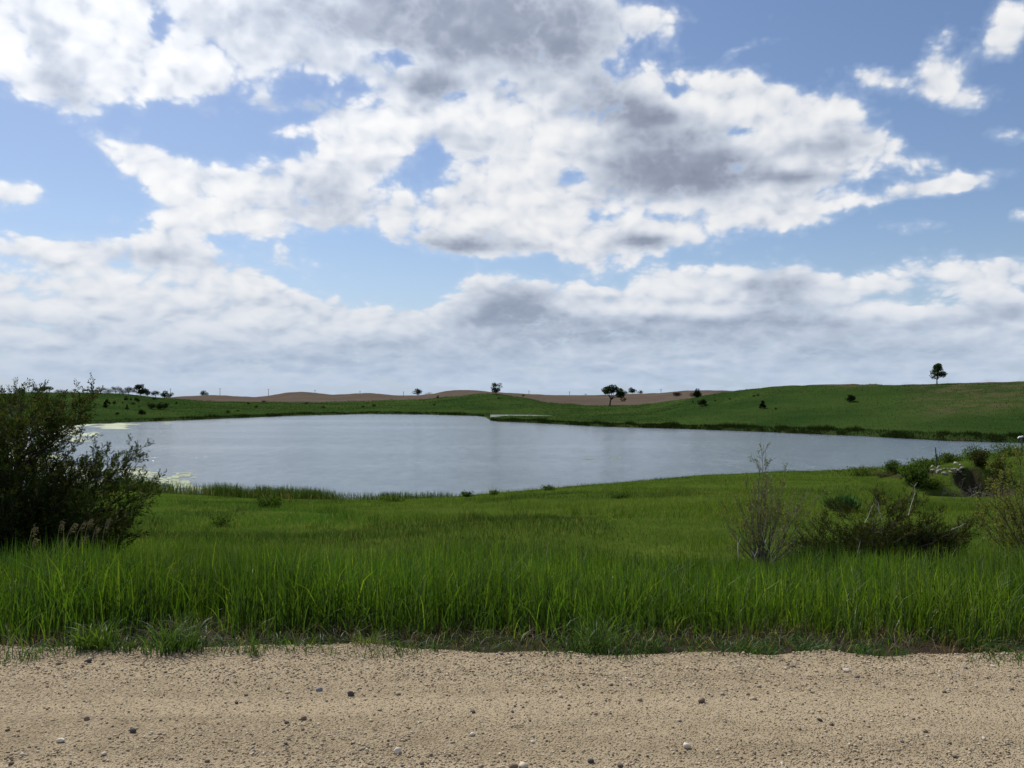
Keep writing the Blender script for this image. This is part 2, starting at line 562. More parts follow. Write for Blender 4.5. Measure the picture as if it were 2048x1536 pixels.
def bump(nb, h, strength, dist):
    b = nb.n('ShaderNodeBump')
    b.inputs['Strength'].default_value = strength
    b.inputs['Distance'].default_value = dist
    nb.set(b.inputs['Height'], h)
    return b.outputs[0]


def pos(nb):
    return nb.n('ShaderNodeNewGeometry').outputs['Position']


def leaf_material(name, trans=0.4, tint=(1.15, 1.2, 0.6), rough=0.5, spec=0.35, base=None):
    m, nb, out = mat(name)
    a = nb.n('ShaderNodeAttribute', attribute_name='col').outputs['Color']
    if base is not None:
        a = nb.mix(1.0, a, rgb(*base), 'MULTIPLY')
    p = principled(nb, out, a, rough, spec, link=False)
    t = nb.n('ShaderNodeBsdfTranslucent')
    nb.set(t.inputs['Color'], nb.mix(1.0, a, rgb(*tint), 'MULTIPLY'))
    mx = nb.n('ShaderNodeMixShader')
    mx.inputs[0].default_value = trans
    nb.t.links.new(p.outputs[0], mx.inputs[1])
    nb.t.links.new(t.outputs[0], mx.inputs[2])
    nb.t.links.new(mx.outputs[0], out.inputs['Surface'])
    return m


def bark_material(name, c1, c2, scale=30.0):
    m, nb, out = mat(name)
    p = pos(nb)
    n = nb.noise(p, scale, 4, 0.6)
    principled(nb, out, nb.mix(n, rgb(*c1), rgb(*c2)), 0.9, 0.2, bump(nb, n, 0.4, 0.01))
    return m


M_GRASS = leaf_material('grass_blade', 0.48, (1.25, 1.3, 0.55), 0.5, 0.28)
M_MEADOW = leaf_material('meadow_blade', 0.42, (1.25, 1.25, 0.5), 0.7, 0.06)
M_CEDAR = leaf_material('cedar_scale_leaf', 0.30, (1.15, 1.2, 0.55), 0.9, 0.03)
M_WILLOW = leaf_material('willow_leaf', 0.45, (1.2, 1.2, 0.5), 0.5, 0.3)
M_TREE = leaf_material('tree_leaf', 0.25, (1.15, 1.2, 0.6), 0.9, 0.0)
M_BARK = bark_material('bark_dark', (.045, .036, .028), (.11, .09, .07))
M_BARK_GREY = bark_material('bark_grey', (.08, .07, .06), (.17, .155, .135))
M_DEADWOOD = bark_material('bleached_wood', (.34, .30, .25), (.60, .56, .50), 60)


def ground_material():
    m, nb, out = mat('ground')
    z = nb.n('ShaderNodeAttribute', attribute_name='zone')
    f, dry, soil = nb.sep(z.outputs['Vector'])
    near = z.outputs['Alpha']
    p = pos(nb)
    n1 = nb.noise(p, 0.035, 5, 0.6)
    n2 = nb.noise(p, 0.4, 5, 0.65)
    n3 = nb.noise(p, 6.0, 5, 0.7)
    # pasture: grazed green with olive and straw, cloud shade put in as darker colour
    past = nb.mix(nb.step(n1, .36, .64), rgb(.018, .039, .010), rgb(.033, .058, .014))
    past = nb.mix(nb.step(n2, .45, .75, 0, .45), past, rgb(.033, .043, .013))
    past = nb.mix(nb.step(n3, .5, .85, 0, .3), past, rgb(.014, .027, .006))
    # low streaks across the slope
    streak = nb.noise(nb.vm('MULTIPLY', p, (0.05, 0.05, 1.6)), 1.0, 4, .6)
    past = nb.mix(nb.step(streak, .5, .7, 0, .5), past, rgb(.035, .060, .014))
    meadow = nb.mix(nb.step(n2, .35, .7), rgb(.040, .066, .010), rgb(.062, .092, .014))
    meadow = nb.mix(nb.step(n3, .45, .8, 0, .7), meadow, rgb(.028, .044, .009))
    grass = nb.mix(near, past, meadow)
    dryc = nb.mix(n3, rgb(.060, .052, .026), rgb(.105, .084, .050))
    grass = nb.mix(nb.m('MULTIPLY', dry, nb.step(nb.noise(p, 0.22, 6, 0.7), .38, .62)), grass, dryc)
    # crop field: bare soil with stubble, in long rows
    rows = nb.noise(nb.vm('MULTIPLY', p, (0.02, 0.16, 1.0)), 1.0, 5, .65)
    fld = nb.mix(nb.step(rows, .3, .7), rgb(.064, .051, .040), rgb(.102, .082, .064))
    fld = nb.mix(nb.step(nb.noise(p, 0.012, 3, .5), .55, .72, 0, .65), fld, rgb(.125, .105, .078))
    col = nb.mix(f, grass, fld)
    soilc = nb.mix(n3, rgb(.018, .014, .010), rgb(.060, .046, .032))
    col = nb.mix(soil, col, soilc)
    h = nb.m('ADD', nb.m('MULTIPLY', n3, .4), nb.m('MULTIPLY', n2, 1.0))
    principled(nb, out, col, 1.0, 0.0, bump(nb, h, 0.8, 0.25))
    return m


def road_material():
    m, nb, out = mat('gravel_road')
    p = pos(nb)
    n0 = nb.noise(nb.vm('MULTIPLY', p, (0.07, 2.1, 1)), 1.0, 4, .6)      # wheel bands
    n1 = nb.noise(p, 5.0, 6, .65)
    n2 = nb.noise(p, 60.0, 6, .75)
    v = nb.n('ShaderNodeTexVoronoi', feature='F1')
    nb.set(v.inputs['Vector'], p)
    v.inputs['Scale'].default_value = 130.0
    v.inputs['Randomness'].default_value = 1.0
    vc = nb.n('ShaderNodeSeparateColor')
    nb.set(vc.inputs[0], v.outputs['Color'])
    base = nb.mix(nb.step(n1, .3, .7), rgb(.238, .190, .127), rgb(.312, .256, .176))
    base = nb.mix(nb.step(n0, .38, .62, 0, .75), base, rgb(.345, .282, .195))
    base = nb.mix(nb.step(n2, .5, .8, 0, .5), base, rgb(.205, .152, .102))
    grain = nb.ramp(vc.outputs[0], [(0, rgb(.24, .19, .125)), (.4, rgb(.35, .285, .195)), (.7, rgb(.45, .38, .27)), (.93, rgb(.17, .13, .10)), (1, rgb(.46, .42, .35))], 'CONSTANT')
    base = nb.mix(nb.m('MULTIPLY', nb.step(vc.outputs[1], .45, .55), nb.step(v.outputs['Distance'], .5, .3, 0, .7)), base, grain)
    v2 = nb.n('ShaderNodeTexVoronoi', feature='F1')
    nb.set(v2.inputs['Vector'], nb.vm('MULTIPLY', p, (1, 1, 1)))
    v2.inputs['Scale'].default_value = 78.0
    c2 = nb.n('ShaderNodeSeparateColor')
    nb.set(c2.inputs[0], v2.outputs['Color'])
    loose = nb.step(nb.m('ADD', nb.m('MULTIPLY', n0, .6), nb.m('MULTIPLY', nb.noise(nb.vm('MULTIPLY', p, (0.8, 2.0, 1)), 1.0, 4, .6), .4)), .40, .58, .30, .68)      # packed bands hold fewer stones
    on = nb.m('GREATER_THAN', c2.outputs[1], loose)
    grain2 = nb.ramp(c2.outputs[0], [(0, rgb(.22, .17, .115)), (.3, rgb(.32, .255, .172)), (.62, rgb(.41, .34, .24)), (.86, rgb(.50, .435, .33)), (.94, rgb(.12, .095, .075))], 'CONSTANT')
    dome2 = nb.m('MULTIPLY', nb.step(v2.outputs['Distance'], .08, .52, 1, 0), on)
    base = nb.mix(nb.m('MULTIPLY', nb.step(dome2, .1, .3), .75), base, grain2)
    h = nb.m('ADD', nb.m('MULTIPLY', nb.step(v.outputs['Distance'], .1, .6, 1, 0), nb.step(vc.outputs[1], .45, .55)), nb.m('MULTIPLY', n2, 0.9))
    h = nb.m('ADD', h, nb.m('MULTIPLY', dome2, 1.9))
    principled(nb, out, nb.mix(1.0, base, rgb(1.03, 1.01, .965), 'MULTIPLY'), 0.95, 0.05, bump(nb, h, 0.95, 0.0085))
    return m


def water_material():
    m, nb, out = mat('lake_water')
    p = pos(nb)
    w1 = nb.noise(nb.vm('MULTIPLY', p, (0.8, 1.6, 1)), 1.0, 5, .62, .3)
    w2 = nb.noise(nb.vm('MULTIPLY', p, (1.0, 1.3, 1)), 4.5, 3, .55, .2)
    # wind patches: smooth water near the sheltered side
    wind = nb.step(nb.noise(nb.vm('MULTIPLY', p, (0.010, 0.035, 1)), 1.0, 3, .5), .35, .65, .35, 1.0)
    gust = nb.step(nb.noise(nb.vm('MULTIPLY', p, (0.9, 0.30, 1)), 1.0, 4, .6, .2), .34, .66, .72, 1.22)
    h = nb.m('MULTIPLY', nb.m('ADD', w1, nb.m('MULTIPLY', w2, .22)), nb.m('MULTIPLY', wind, gust))
    pr = principled(nb, out, rgb(.098, .130, .150), 0.12, 0.5, bump(nb, h, 1.0, 0.15))
    pr.inputs['IOR'].default_value = 1.333
    return m


def stone_material(name, scale=40.0):
    m, nb, out = mat(name)
    oi = nb.n('ShaderNodeObjectInfo')
    p = nb.n('ShaderNodeTexCoord').outputs['Object']
    n = nb.noise(p, scale, 5, .7)
    c = nb.ramp(oi.outputs['Random'], [(0, rgb(.115, .088, .066)), (.2, rgb(.205, .155, .108)), (.4, rgb(.30, .235, .165)), (.58, rgb(.37, .30, .225)), (.74, rgb(.46, .40, .32)), (.84, rgb(.58, .53, .45)), (.90, rgb(.155, .150, .150)), (.96, rgb(.24, .165, .125))], 'CONSTANT')
    c = nb.mix(nb.step(n, .3, .75, 0, .55), c, nb.mix(.5, c, rgb(.30, .24, .17)))
    principled(nb, out, c, 0.85, 0.25, bump(nb, n, .5, .004))
    return m


def plain(name, c1, c2, scale, rough=.85, spec=.25, b=.3):
    m, nb, out = mat(name)
    p = nb.n('ShaderNodeTexCoord').outputs['Object']
    n = nb.noise(p, scale, 5, .65)
    principled(nb, out, nb.mix(n, rgb(*c1), rgb(*c2)), rough, spec, bump(nb, n, b, .01))
    return m


def attr_mat(name, rough=.9, spec=.2, nscale=60.0):
    m, nb, out = mat(name)
    a = nb.n('ShaderNodeAttribute', attribute_name='col').outputs['Color']
    n = nb.noise(pos(nb), nscale, 3, .6)
    principled(nb, out, nb.mix(nb.step(n, .3, .7, 0, .35), a, nb.mix(.6, a, rgb(.2, .16, .11))), rough, spec)
    return m


M_GROUND, M_ROAD, M_WATER, M_STONE = ground_material(), road_material(), water_material(), stone_material('loose_stone')

# ------------------------------------------------------------------ terrain heights
WZ = -3.7                      # water level (road surface is 0)
HW = EYE - WZ
T_OF = lambda px: (px - 1024.0) / FPX


def row_depth(row, h=HW):
    return h * FPX / (np.asarray(row, float) - HROW)


def tab(pairs):
    a = np.array(pairs, float)
    return lambda px: np.interp(px, a[:, 0], a[:, 1])


near_row = tab([(-1200, 985), (0, 985), (250, 985), (500, 1000), (740, 1004), (900, 997), (1024, 987), (1250, 968), (1400, 955), (1550, 948), (1700, 943), (1800, 941), (1900, 938), (2048, 936), (3200, 930)])
far_row = tab([(-1200, 862), (0, 856), (130, 850), (250, 845), (430, 838), (600, 831), (740, 828), (850, 829), (955, 832), (968, 833.5), (975, 838), (982, 841), (995, 842.8), (1080, 846.5), (1200, 853), (1380, 858), (1530, 864), (1720, 872), (1900, 882), (2048, 886), (2400, 893), (3200, 900)])
green_row = tab([(-1200, 790), (0, 786), (62, 783), (155, 784), (250, 786), (320, 794), (400, 801), (512, 804), (660, 804), (762, 800), (862, 797), (925, 791), (962, 786.5), (987, 785), (1005, 787), (1024, 791), (1060, 797), (1089, 804), (1124, 807), (1186, 811),
                 (1274, 811), (1311, 806), (1374, 796), (1424, 787), (1461, 781), (1500, 776), (1536, 772), (1600, 769), (1711, 766), (1786, 768), (1886, 766), (1970, 763), (2048, 760), (2400, 752), (3200, 750)])
green_dep = tab([(-1200, 240), (0, 265), (250, 300), (320, 335), (512, 365), (862, 365), (987, 345), (1089, 330), (1186, 300), (1274, 280), (1374, 245), (1461, 215), (1536, 200), (1711, 185), (2048, 165), (2400, 155), (3200, 150)])
brown_row = tab([(-1200, 792), (0, 791), (320, 796), (387, 791), (425, 789), (475, 792), (512, 794), (537, 791), (560, 786), (574, 783.5), (597, 782), (624, 784), (662, 789), (690, 788), (712, 786), (730, 785), (762, 787), (794, 791), (830, 790), (862, 788), (887, 782), (905, 780),
                 (925, 779), (952, 780), (977, 784), (1024, 786), (1086, 789), (1136, 790), (1224, 789), (1274, 787), (1324, 785), (1374, 780.5), (1399, 780), (1449, 781), (1536, 784), (2048, 786), (3200, 790)])
brown_dep = tab([(-1200, 640), (300, 640), (597, 560), (730, 620), (925, 540), (1086, 640), (1399, 560), (3200, 620)])

NT, NY = 1000, 1000
T_AX = np.linspace(-1.25, 1.25, NT)
LY0, LY1 = math.log(2.0), math.log(6000.0)
Y_AX = np.exp(np.linspace(LY0, LY1, NY))


def build_table():
    H = np.zeros((NT, NY))
    for i, t in enumerate(T_AX):
        px = 1024 + FPX * t
        yn, yf = float(row_depth(near_row(px))), float(row_depth(far_row(px)))
        yg = float(green_dep(px))
        zg = EYE + (HROW - green_row(px)) / FPX * yg
        yb = float(brown_dep(px))
        zb = EYE + (HROW - brown_row(px)) / FPX * yb
        ys = [0, 5.55, 6.2, 8.2, 10, yn - 1.2, yn, yn + 3, yf - 4, yf, yf + 1.2]
        zs = [-.04, -.04, -.07, -.32, -.55, WZ + .26, WZ, WZ - .9, WZ - .9, WZ, WZ + .45]
        if px > 1720:
            k = float(sstep(px, 1720, 1850))
            lin = np.interp([22, 30, 38, 41.2, 52], ys, zs)
            want = np.array([-1.35, -2.20, -3.02, -3.05, lin[4]])
            for yy_, zz_ in zip([22, 30, 38, 41.2, 52], lin + (np.minimum(want, lin) - lin) * k):
                i_ = int(np.searchsorted(ys, yy_))
                ys.insert(i_, yy_)
                zs.insert(i_, float(zz_))
        if 979 <= px <= 1150:            # inlet behind the spit
            y0 = float(np.interp(px, [979, 990, 1012, 1150], [214, 224, 236, 239]))
            y1 = np.interp(px, [979, 1060, 1150], [268, 262, 238.5])
            if y1 - y0 > .5:
                ys += [y0 - 3, y0, y0 + .8, y1 - .8, y1, y1 + 2]
                zs += [WZ + .35, WZ, WZ - .5, WZ - .5, WZ, WZ + .4]
        if 880 < px < 979:
            yk = max(yf + 1.6, float(np.interp(px, [880, 979], [yf + 1.6, 269])))
            ys += [yk]
            zs += [WZ + .47]
        elif 1150 < px < 1400:
            k = (px - 1150) / 250
            ys += [240]
            zs += [float((WZ + .42) * (1 - k) + np.interp(240, [yf + 1.2, yg], [WZ + .45, zg]) * k)]
        if ys[-1] < yg - 1:
            ys += [yg]
            zs += [zg]
        if zg > EYE + (HROW - brown_row(px)) / FPX * yg:      # a skyline crest: falls away behind
            ys += [yg + 90]
            zs += [min(zg - 2.5, zb)]
        ys += [yb, yb + 250, yb + 700, 7000]
        zs += [zb, min(zb, 1.0) - 2.5, -5, -12]
        H[i] = np.interp(Y_AX, ys, zs)
    # round the creases, keep the shoreline tight
    def blur(A, ax, n):
        for _ in range(n):
            B = np.pad(A, [(1, 1) if k == ax else (0, 0) for k in range(2)], mode='edge')
            A = (np.take(B, range(0, A.shape[ax]), ax) + 2 * A + np.take(B, range(2, A.shape[ax] + 2), ax)) / 4
        return A
    Hs = blur(blur(H, 1, 30), 0, 6)
    w = sstep(Y_AX, 110, 150)[None, :] * sstep(np.abs(H - WZ), .5, 1.2)
    H = H * (1 - w) + Hs * w
    return blur(H, 0, 1)


HT = build_table()


def bank(x, y, z):
    """earth bank at the lake's outlet with a scoured-out hollow. Returns z and a bare soil mask"""
    px = 1024 + FPX * x / np.maximum(y, 1)
    crest = np.interp(px, [1690, 1760, 1820, 1870, 1930, 1990, 2048, 2300, 2800], [952, 947, 938, 927, 918, 912, 905, 896, 894])
    zc = EYE - (crest - HROW) / FPX * 47.0
    up = sstep(y, 40.4, 44.6) * (1 - sstep(y, 48.5, 58)) * sstep(px, 1690, 1800)
    zz = np.where(up > 0, z + (np.maximum(zc, z) - z) * up, z)
    # hollow: centre and extents in metres, ragged edge
    n = fbm(x * 1.3, y * 1.3, 5, 3) - .5
    hx, hy = 22.85, 42.0
    a = (x - hx - .1 * (y - hy)) / 1.2 + n * .7
    b = (y - hy) / 1.55 + n * .7
    b = np.where(b > 0, b * 1.0, b * .75)
    r = np.sqrt(a * a + b * b)
    pit = 1 - sstep(r, .72, 1.0)
    # second lobe, runs to the left in front of the rock spill
    a2 = (x - 20.9) / 1.5 + n * .7
    b2 = (y - 40.7) / .6 + n * .6
    pit2 = 1 - sstep(np.sqrt(a2 * a2 + b2 * b2), .65, 1.0)
    floor = -3.6 + .3 * fbm(x * 2, y * 2, 9, 3)
    k = np.maximum(pit, pit2 * .85)
    zz = zz * (1 - k) + np.minimum(floor, zz) * k
    soil = np.maximum(sstep(1 - r, -.12, .08), .8 * sstep(1 - np.sqrt(a2 * a2 + b2 * b2), -.05, .1))
    # bare rock spill patch on the bank
    c = np.sqrt(((x - 20.6) / 1.1) ** 2 + ((y - 44.0) / .9) ** 2) + n * .6
    soil = np.maximum(soil, 1 - sstep(c, .7, 1.1))
    return zz, soil


def height(x, y, want_soil=False):
    x, y = np.asarray(x, float), np.asarray(y, float)
    yy = np.clip(y, 2.0, 5900)
    t = np.clip(x / yy, -1.249, 1.249)
    fi = (t + 1.25) / 2.5 * (NT - 1)
    fj = (np.log(yy) - LY0) / (LY1 - LY0) * (NY - 1)
    i, j = np.clip(fi.astype(int), 0, NT - 2), np.clip(fj.astype(int), 0, NY - 2)
    u, v = fi - i, fj - j
    z = (HT[i, j] * (1 - u) + HT[i + 1, j] * u) * (1 - v) + (HT[i, j + 1] * (1 - u) + HT[i + 1, j + 1] * u) * v
    amp = sstep(yy, 7, 13) * .34 * np.clip((z - WZ) / 1.2, 0, 1)
    z = z + amp * (fbm(x * .16, y * .16, 3, 3) - .5) * (1 + sstep(yy, 90, 200) * 1.4)
    z, soil = bank(x, yy, z)
    return (z, soil) if want_soil else z


def hit(px, row, ymin=8.0, ymax=2500.0):
    """where the line of sight through a photograph pixel meets the ground"""
    Y = np.exp(np.linspace(math.log(ymin), math.log(ymax), 1500))
    X = T_OF(px) * Y
    g = height(X, Y)
    los = EYE + (HROW - row) / FPX * Y
    k = np.nonzero(g >= los)[0]
    k = k[0] if len(k) else int(np.argmin(np.abs(g - los)))
    return float(X[k]), float(Y[k]), float(g[k])


def at(px, depth):
    x = T_OF(px) * depth
    return float(x), float(depth), float(height(x, depth))


def mpp(depth):
    return depth / FPX


def build_ground():
    fine = np.radians(np.arange(-35, 35.01, 0.19))
    left = np.radians(np.concatenate([np.arange(-180, -60, 6), np.arange(-60, -35, 1.2)]))
    az = np.concatenate([left, fine, -left[::-1][:-1]])
    az = np.unique(np.round(az, 6))
    r = np.concatenate([np.exp(np.linspace(math.log(2.5), math.log(37), 95)), np.arange(37.3, 50.5, .22), np.exp(np.linspace(math.log(51.5), math.log(330), 150)), np.exp(np.linspace(math.log(336), math.log(5500), 75))])
    A, R = np.meshgrid(az, r, indexing='ij')
    X, Y = np.sin(A) * R, np.cos(A) * R
    Z, soil = height(X, Y, True)
    Z = np.where(Y < 2, -.04, Z)
    na, nr = A.shape
    idx = np.arange(na * nr).reshape(na, nr)
    i2 = np.roll(idx, -1, axis=0)
    q = np.stack([idx[:, :-1], idx[:, 1:], i2[:, 1:], i2[:, :-1]], -1).reshape(-1, 4)[:, ::-1]
    V = np.stack([X, Y, Z], -1).reshape(-1, 3)
    V = np.concatenate([V, [[0, 0, -.04]]])
    c = len(V) - 1
    f3 = np.stack([idx[:, 0], i2[:, 0], np.full(na, c)], -1)[:, ::-1]
    px = 1024 + FPX * np.clip(X / np.maximum(Y, 1), -1.25, 1.25)
    wob = 1 + .03 * (fbm(X * .05, Y * .05, 21, 3) - .5)
    field = sstep(Y / (green_dep(px) * wob), .995, 1.012)
    row = HROW - (Z - EYE) / np.maximum(Y, 1) * FPX
    dry = sstep(px, 1780, 1900) * sstep(Y, 118, 135) * (Y < 400) * .65
    dry = np.maximum(dry, (1 - sstep(np.abs(px - 1720), 20, 70)) * sstep(Y, 172, 182) * .8)
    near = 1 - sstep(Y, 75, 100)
    soil = np.maximum(soil, 1 - sstep(Y, 6.0, 7.5))
    soil = np.maximum(soil, .75 * (1 - sstep(Z, WZ + .02, WZ + .22)))
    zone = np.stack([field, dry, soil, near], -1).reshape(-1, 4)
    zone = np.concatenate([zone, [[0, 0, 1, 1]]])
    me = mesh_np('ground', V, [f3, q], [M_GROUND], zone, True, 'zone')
    return put('ground', me, kind='structure')


GROUND = build_ground()

# ------------------------------------------------------------------ water
def build_water():
    xs = np.linspace(-420, 300, 25)
    ys = np.linspace(34, 300, 15)
    X, Y = np.meshgrid(xs, ys, indexing='ij')
    idx = np.arange(X.size).reshape(X.shape)
    q = np.stack([idx[:-1, :-1], idx[1:, :-1], idx[1:, 1:], idx[:-1, 1:]], -1).reshape(-1, 4)
    me = mesh_np('lake', np.stack([X, Y, np.full_like(X, WZ)], -1).reshape(-1, 3), [q], [M_WATER], None, True)
    return put('lake', me, kind='structure')


LAKE = build_water()

# ------------------------------------------------------------------ gravel road
def road_edge(x):
    return 5.60 + .26 * (fbm(x * .7, x * 0 + 3, 31, 4) - .5) * 2 + .10 * (vnoise(x * 3.1, 0 * x + 1, 33) - .5)


def build_road():
    xs = np.concatenate([np.linspace(-300, -14, 30), np.arange(-13.5, 13.6, .12), np.linspace(14, 300, 30)])
    v = np.concatenate([np.linspace(0, .55, 12), np.linspace(.56, 1, 46)])
    X, Vv = np.meshgrid(xs, v, indexing='ij')
    e = road_edge(X)
    Y = -5.5 + (e + 5.5) * Vv
    Z = .035 * (fbm(X * .5, Y * 1.4, 41, 3) - .5) + .012 * (fbm(X * 5, Y * 5, 43, 3) - .5)
    Z -= .09 * sstep(Y, e - .12, e)
    idx = np.arange(X.size).reshape(X.shape)
    q = np.stack([idx[:-1, :-1], idx[1:, :-1], idx[1:, 1:], idx[:-1, 1:]], -1).reshape(-1, 4)
    me = mesh_np('road', np.stack([X, Y, Z], -1).reshape(-1, 3), [q], [M_ROAD], None, True)
    return put('road', me, kind='structure')


ROAD = build_road()


def road_z(x, y):
    e = road_edge(x)
    return .035 * (fbm(x * .5, y * 1.4, 41, 3) - .5) + .012 * (fbm(x * 5, y * 5, 43, 3) - .5) - .09 * sstep(y, e - .12, e)


def ico():
    p = (1 + 5 ** .5) / 2
    v = np.array([(-1, p, 0), (1, p, 0), (-1, -p, 0), (1, -p, 0), (0, -1, p), (0, 1, p), (0, -1, -p), (0, 1, -p), (p, 0, -1), (p, 0, 1), (-p, 0, -1), (-p, 0, 1)], float)
    f = np.array([(0, 11, 5), (0, 5, 1), (0, 1, 7), (0, 7, 10), (0, 10, 11), (1, 5, 9), (5, 11, 4), (11, 10, 2), (10, 7, 6), (7, 1, 8), (3, 9, 4), (3, 4, 2), (3, 2, 6), (3, 6, 8), (3, 8, 9), (4, 9, 5), (2, 4, 11), (6, 2, 10), (8, 6, 7), (9, 8, 1)])
    return norm(v), f


def stones_np(P, size, r, kind='ico', flat=.6, cols=None):
    """many pebbles in one go: P (n,3) centres, size (n)"""
    if kind == 'ico':
        bv, bf = ico()
    else:
        bv = np.array([(1, 0, 0), (0, 1, 0), (-1, 0, 0), (0, -1, 0), (0, 0, 1), (0, 0, -1)], float)
        bf = np.array([(0, 1, 4), (1, 2, 4), (2, 3, 4), (3, 0, 4), (1, 0, 5), (2, 1, 5), (3, 2, 5), (0, 3, 5)])
    n, k = len(P), len(bv)
    sc3 = np.stack([r.uniform(.75, 1.25, n), r.uniform(.6, 1.0, n), r.uniform(.4, .8, n) * flat / .6], 1) * (size * .5)[:, None]
    v = bv[None] * r.uniform(.78, 1.2, (n, k, 1)) * sc3[:, None, :]
    tilt = r.uniform(-.5, .5, n)
    ct, st = np.cos(tilt)[:, None], np.sin(tilt)[:, None]
    v = np.stack([v[..., 0] * ct - v[..., 2] * st, v[..., 1], v[..., 0] * st + v[..., 2] * ct], -1)
    a = r.uniform(0, 2 * math.pi, n)
    ca, sa = np.cos(a)[:, None], np.sin(a)[:, None]
    v = np.stack([v[..., 0] * ca - v[..., 1] * sa, v[..., 0] * sa + v[..., 1] * ca, v[..., 2]], -1) + P[:, None, :]
    f = bf[None] + (np.arange(n) * k)[:, None, None]
    c = None if cols is None else np.repeat(cols, k, axis=0)
    return v.reshape(-1, 3), f.reshape(-1, 3), c


STONE_COLS = np.array([(.33, .262, .175), (.42, .345, .24), (.27, .21, .138), (.50, .425, .32), (.20, .15, .105), (.33, .25, .185), (.55, .50, .42), (.15, .12, .10), (.30, .22, .17), (.17, .165, .165)])
STONE_COLS = STONE_COLS * np.array([.95, .93, .86])
STONE_P = np.array([.2, .22, .14, .15, .08, .07, .06, .04, .03, .015])
M_GRAVEL = attr_mat('gravel_stone')


def scatter_gravel():
    r = np.random.default_rng(5)

    def pts(n, x0, x1, y0, y1):
        x, y = r.uniform(x0, x1, n), r.uniform(y0, y1, n)
        # fewer on the packed wheel bands, more on the crown and by the verge
        band = .22 + .78 * np.clip(np.maximum(1 - sstep(y, 3.75, 4.05), sstep(y, 4.55, 5.1)) + .55 * (fbm(x * .9, y * 2.2, 51, 3) > .54), 0, 1)
        keep = (r.uniform(size=n) < band) & (y < road_edge(x) + .10)
        return x[keep], y[keep]
    G = Geo()
    for n, s0, s1, kind in ((54000, .0045, .0095, 'oct'), (24000, .009, .020, 'ico')):
        x1, y1 = pts(int(n * .86), -4.3, 4.3, 3.45, 5.75)
        x2, y2 = pts(int(n * .14), -8, 8, 2.2, 5.75)
        x, y = np.concatenate([x1, x2]), np.concatenate([y1, y2])
        s = s0 + (s1 - s0) * r.uniform(size=len(x)) ** 1.8
        cols = STONE_COLS[r.choice(len(STONE_COLS), len(x), p=STONE_P / STONE_P.sum())] * r.uniform(.85, 1.12, (len(x), 1))
        v, f, c = stones_np(np.stack([x, y, road_z(x, y) + s * .13], 1), s, r, kind, cols=cols)
        G.add(v, f, None, c)
    put('gravel', G.mesh('gravel', [M_GRAVEL]), ROAD, kind='stuff')


def rock_mesh(name, seed, m, sub=1, flat=.62, rough=.22):
    r = np.random.default_rng(seed)
    v, f = ico()
    for _ in range(sub):
        mids, nf, vl = {}, [], list(v)
        def mid(a, b):
            k = (min(a, b), max(a, b))
            if k not in mids:
                mids[k] = len(vl)
                vl.append(norm(vl[a] + vl[b]))
            return mids[k]
        for a, b, c in f:
            ab, bc, ca = mid(a, b), mid(b, c), mid(c, a)
            nf += [(a, ab, ca), (b, bc, ab), (c, ca, bc), (ab, bc, ca)]
        v, f = np.array(vl), np.array(nf)
    # cut by a few planes: angular faces
    for _ in range(9):
        n = norm(r.normal(size=3))
        d = r.uniform(.55, .9)
        s = v @ n
        v = v - np.outer(np.maximum(s - d, 0), n)
    v *= 1 + r.uniform(-rough, rough, (len(v), 1)) * .35
    v *= np.array([1.0, r.uniform(.65, .95), flat])
    v /= np.abs(v[:, :2]).max()
    return mesh_np(name, v * .5, [f], [m])


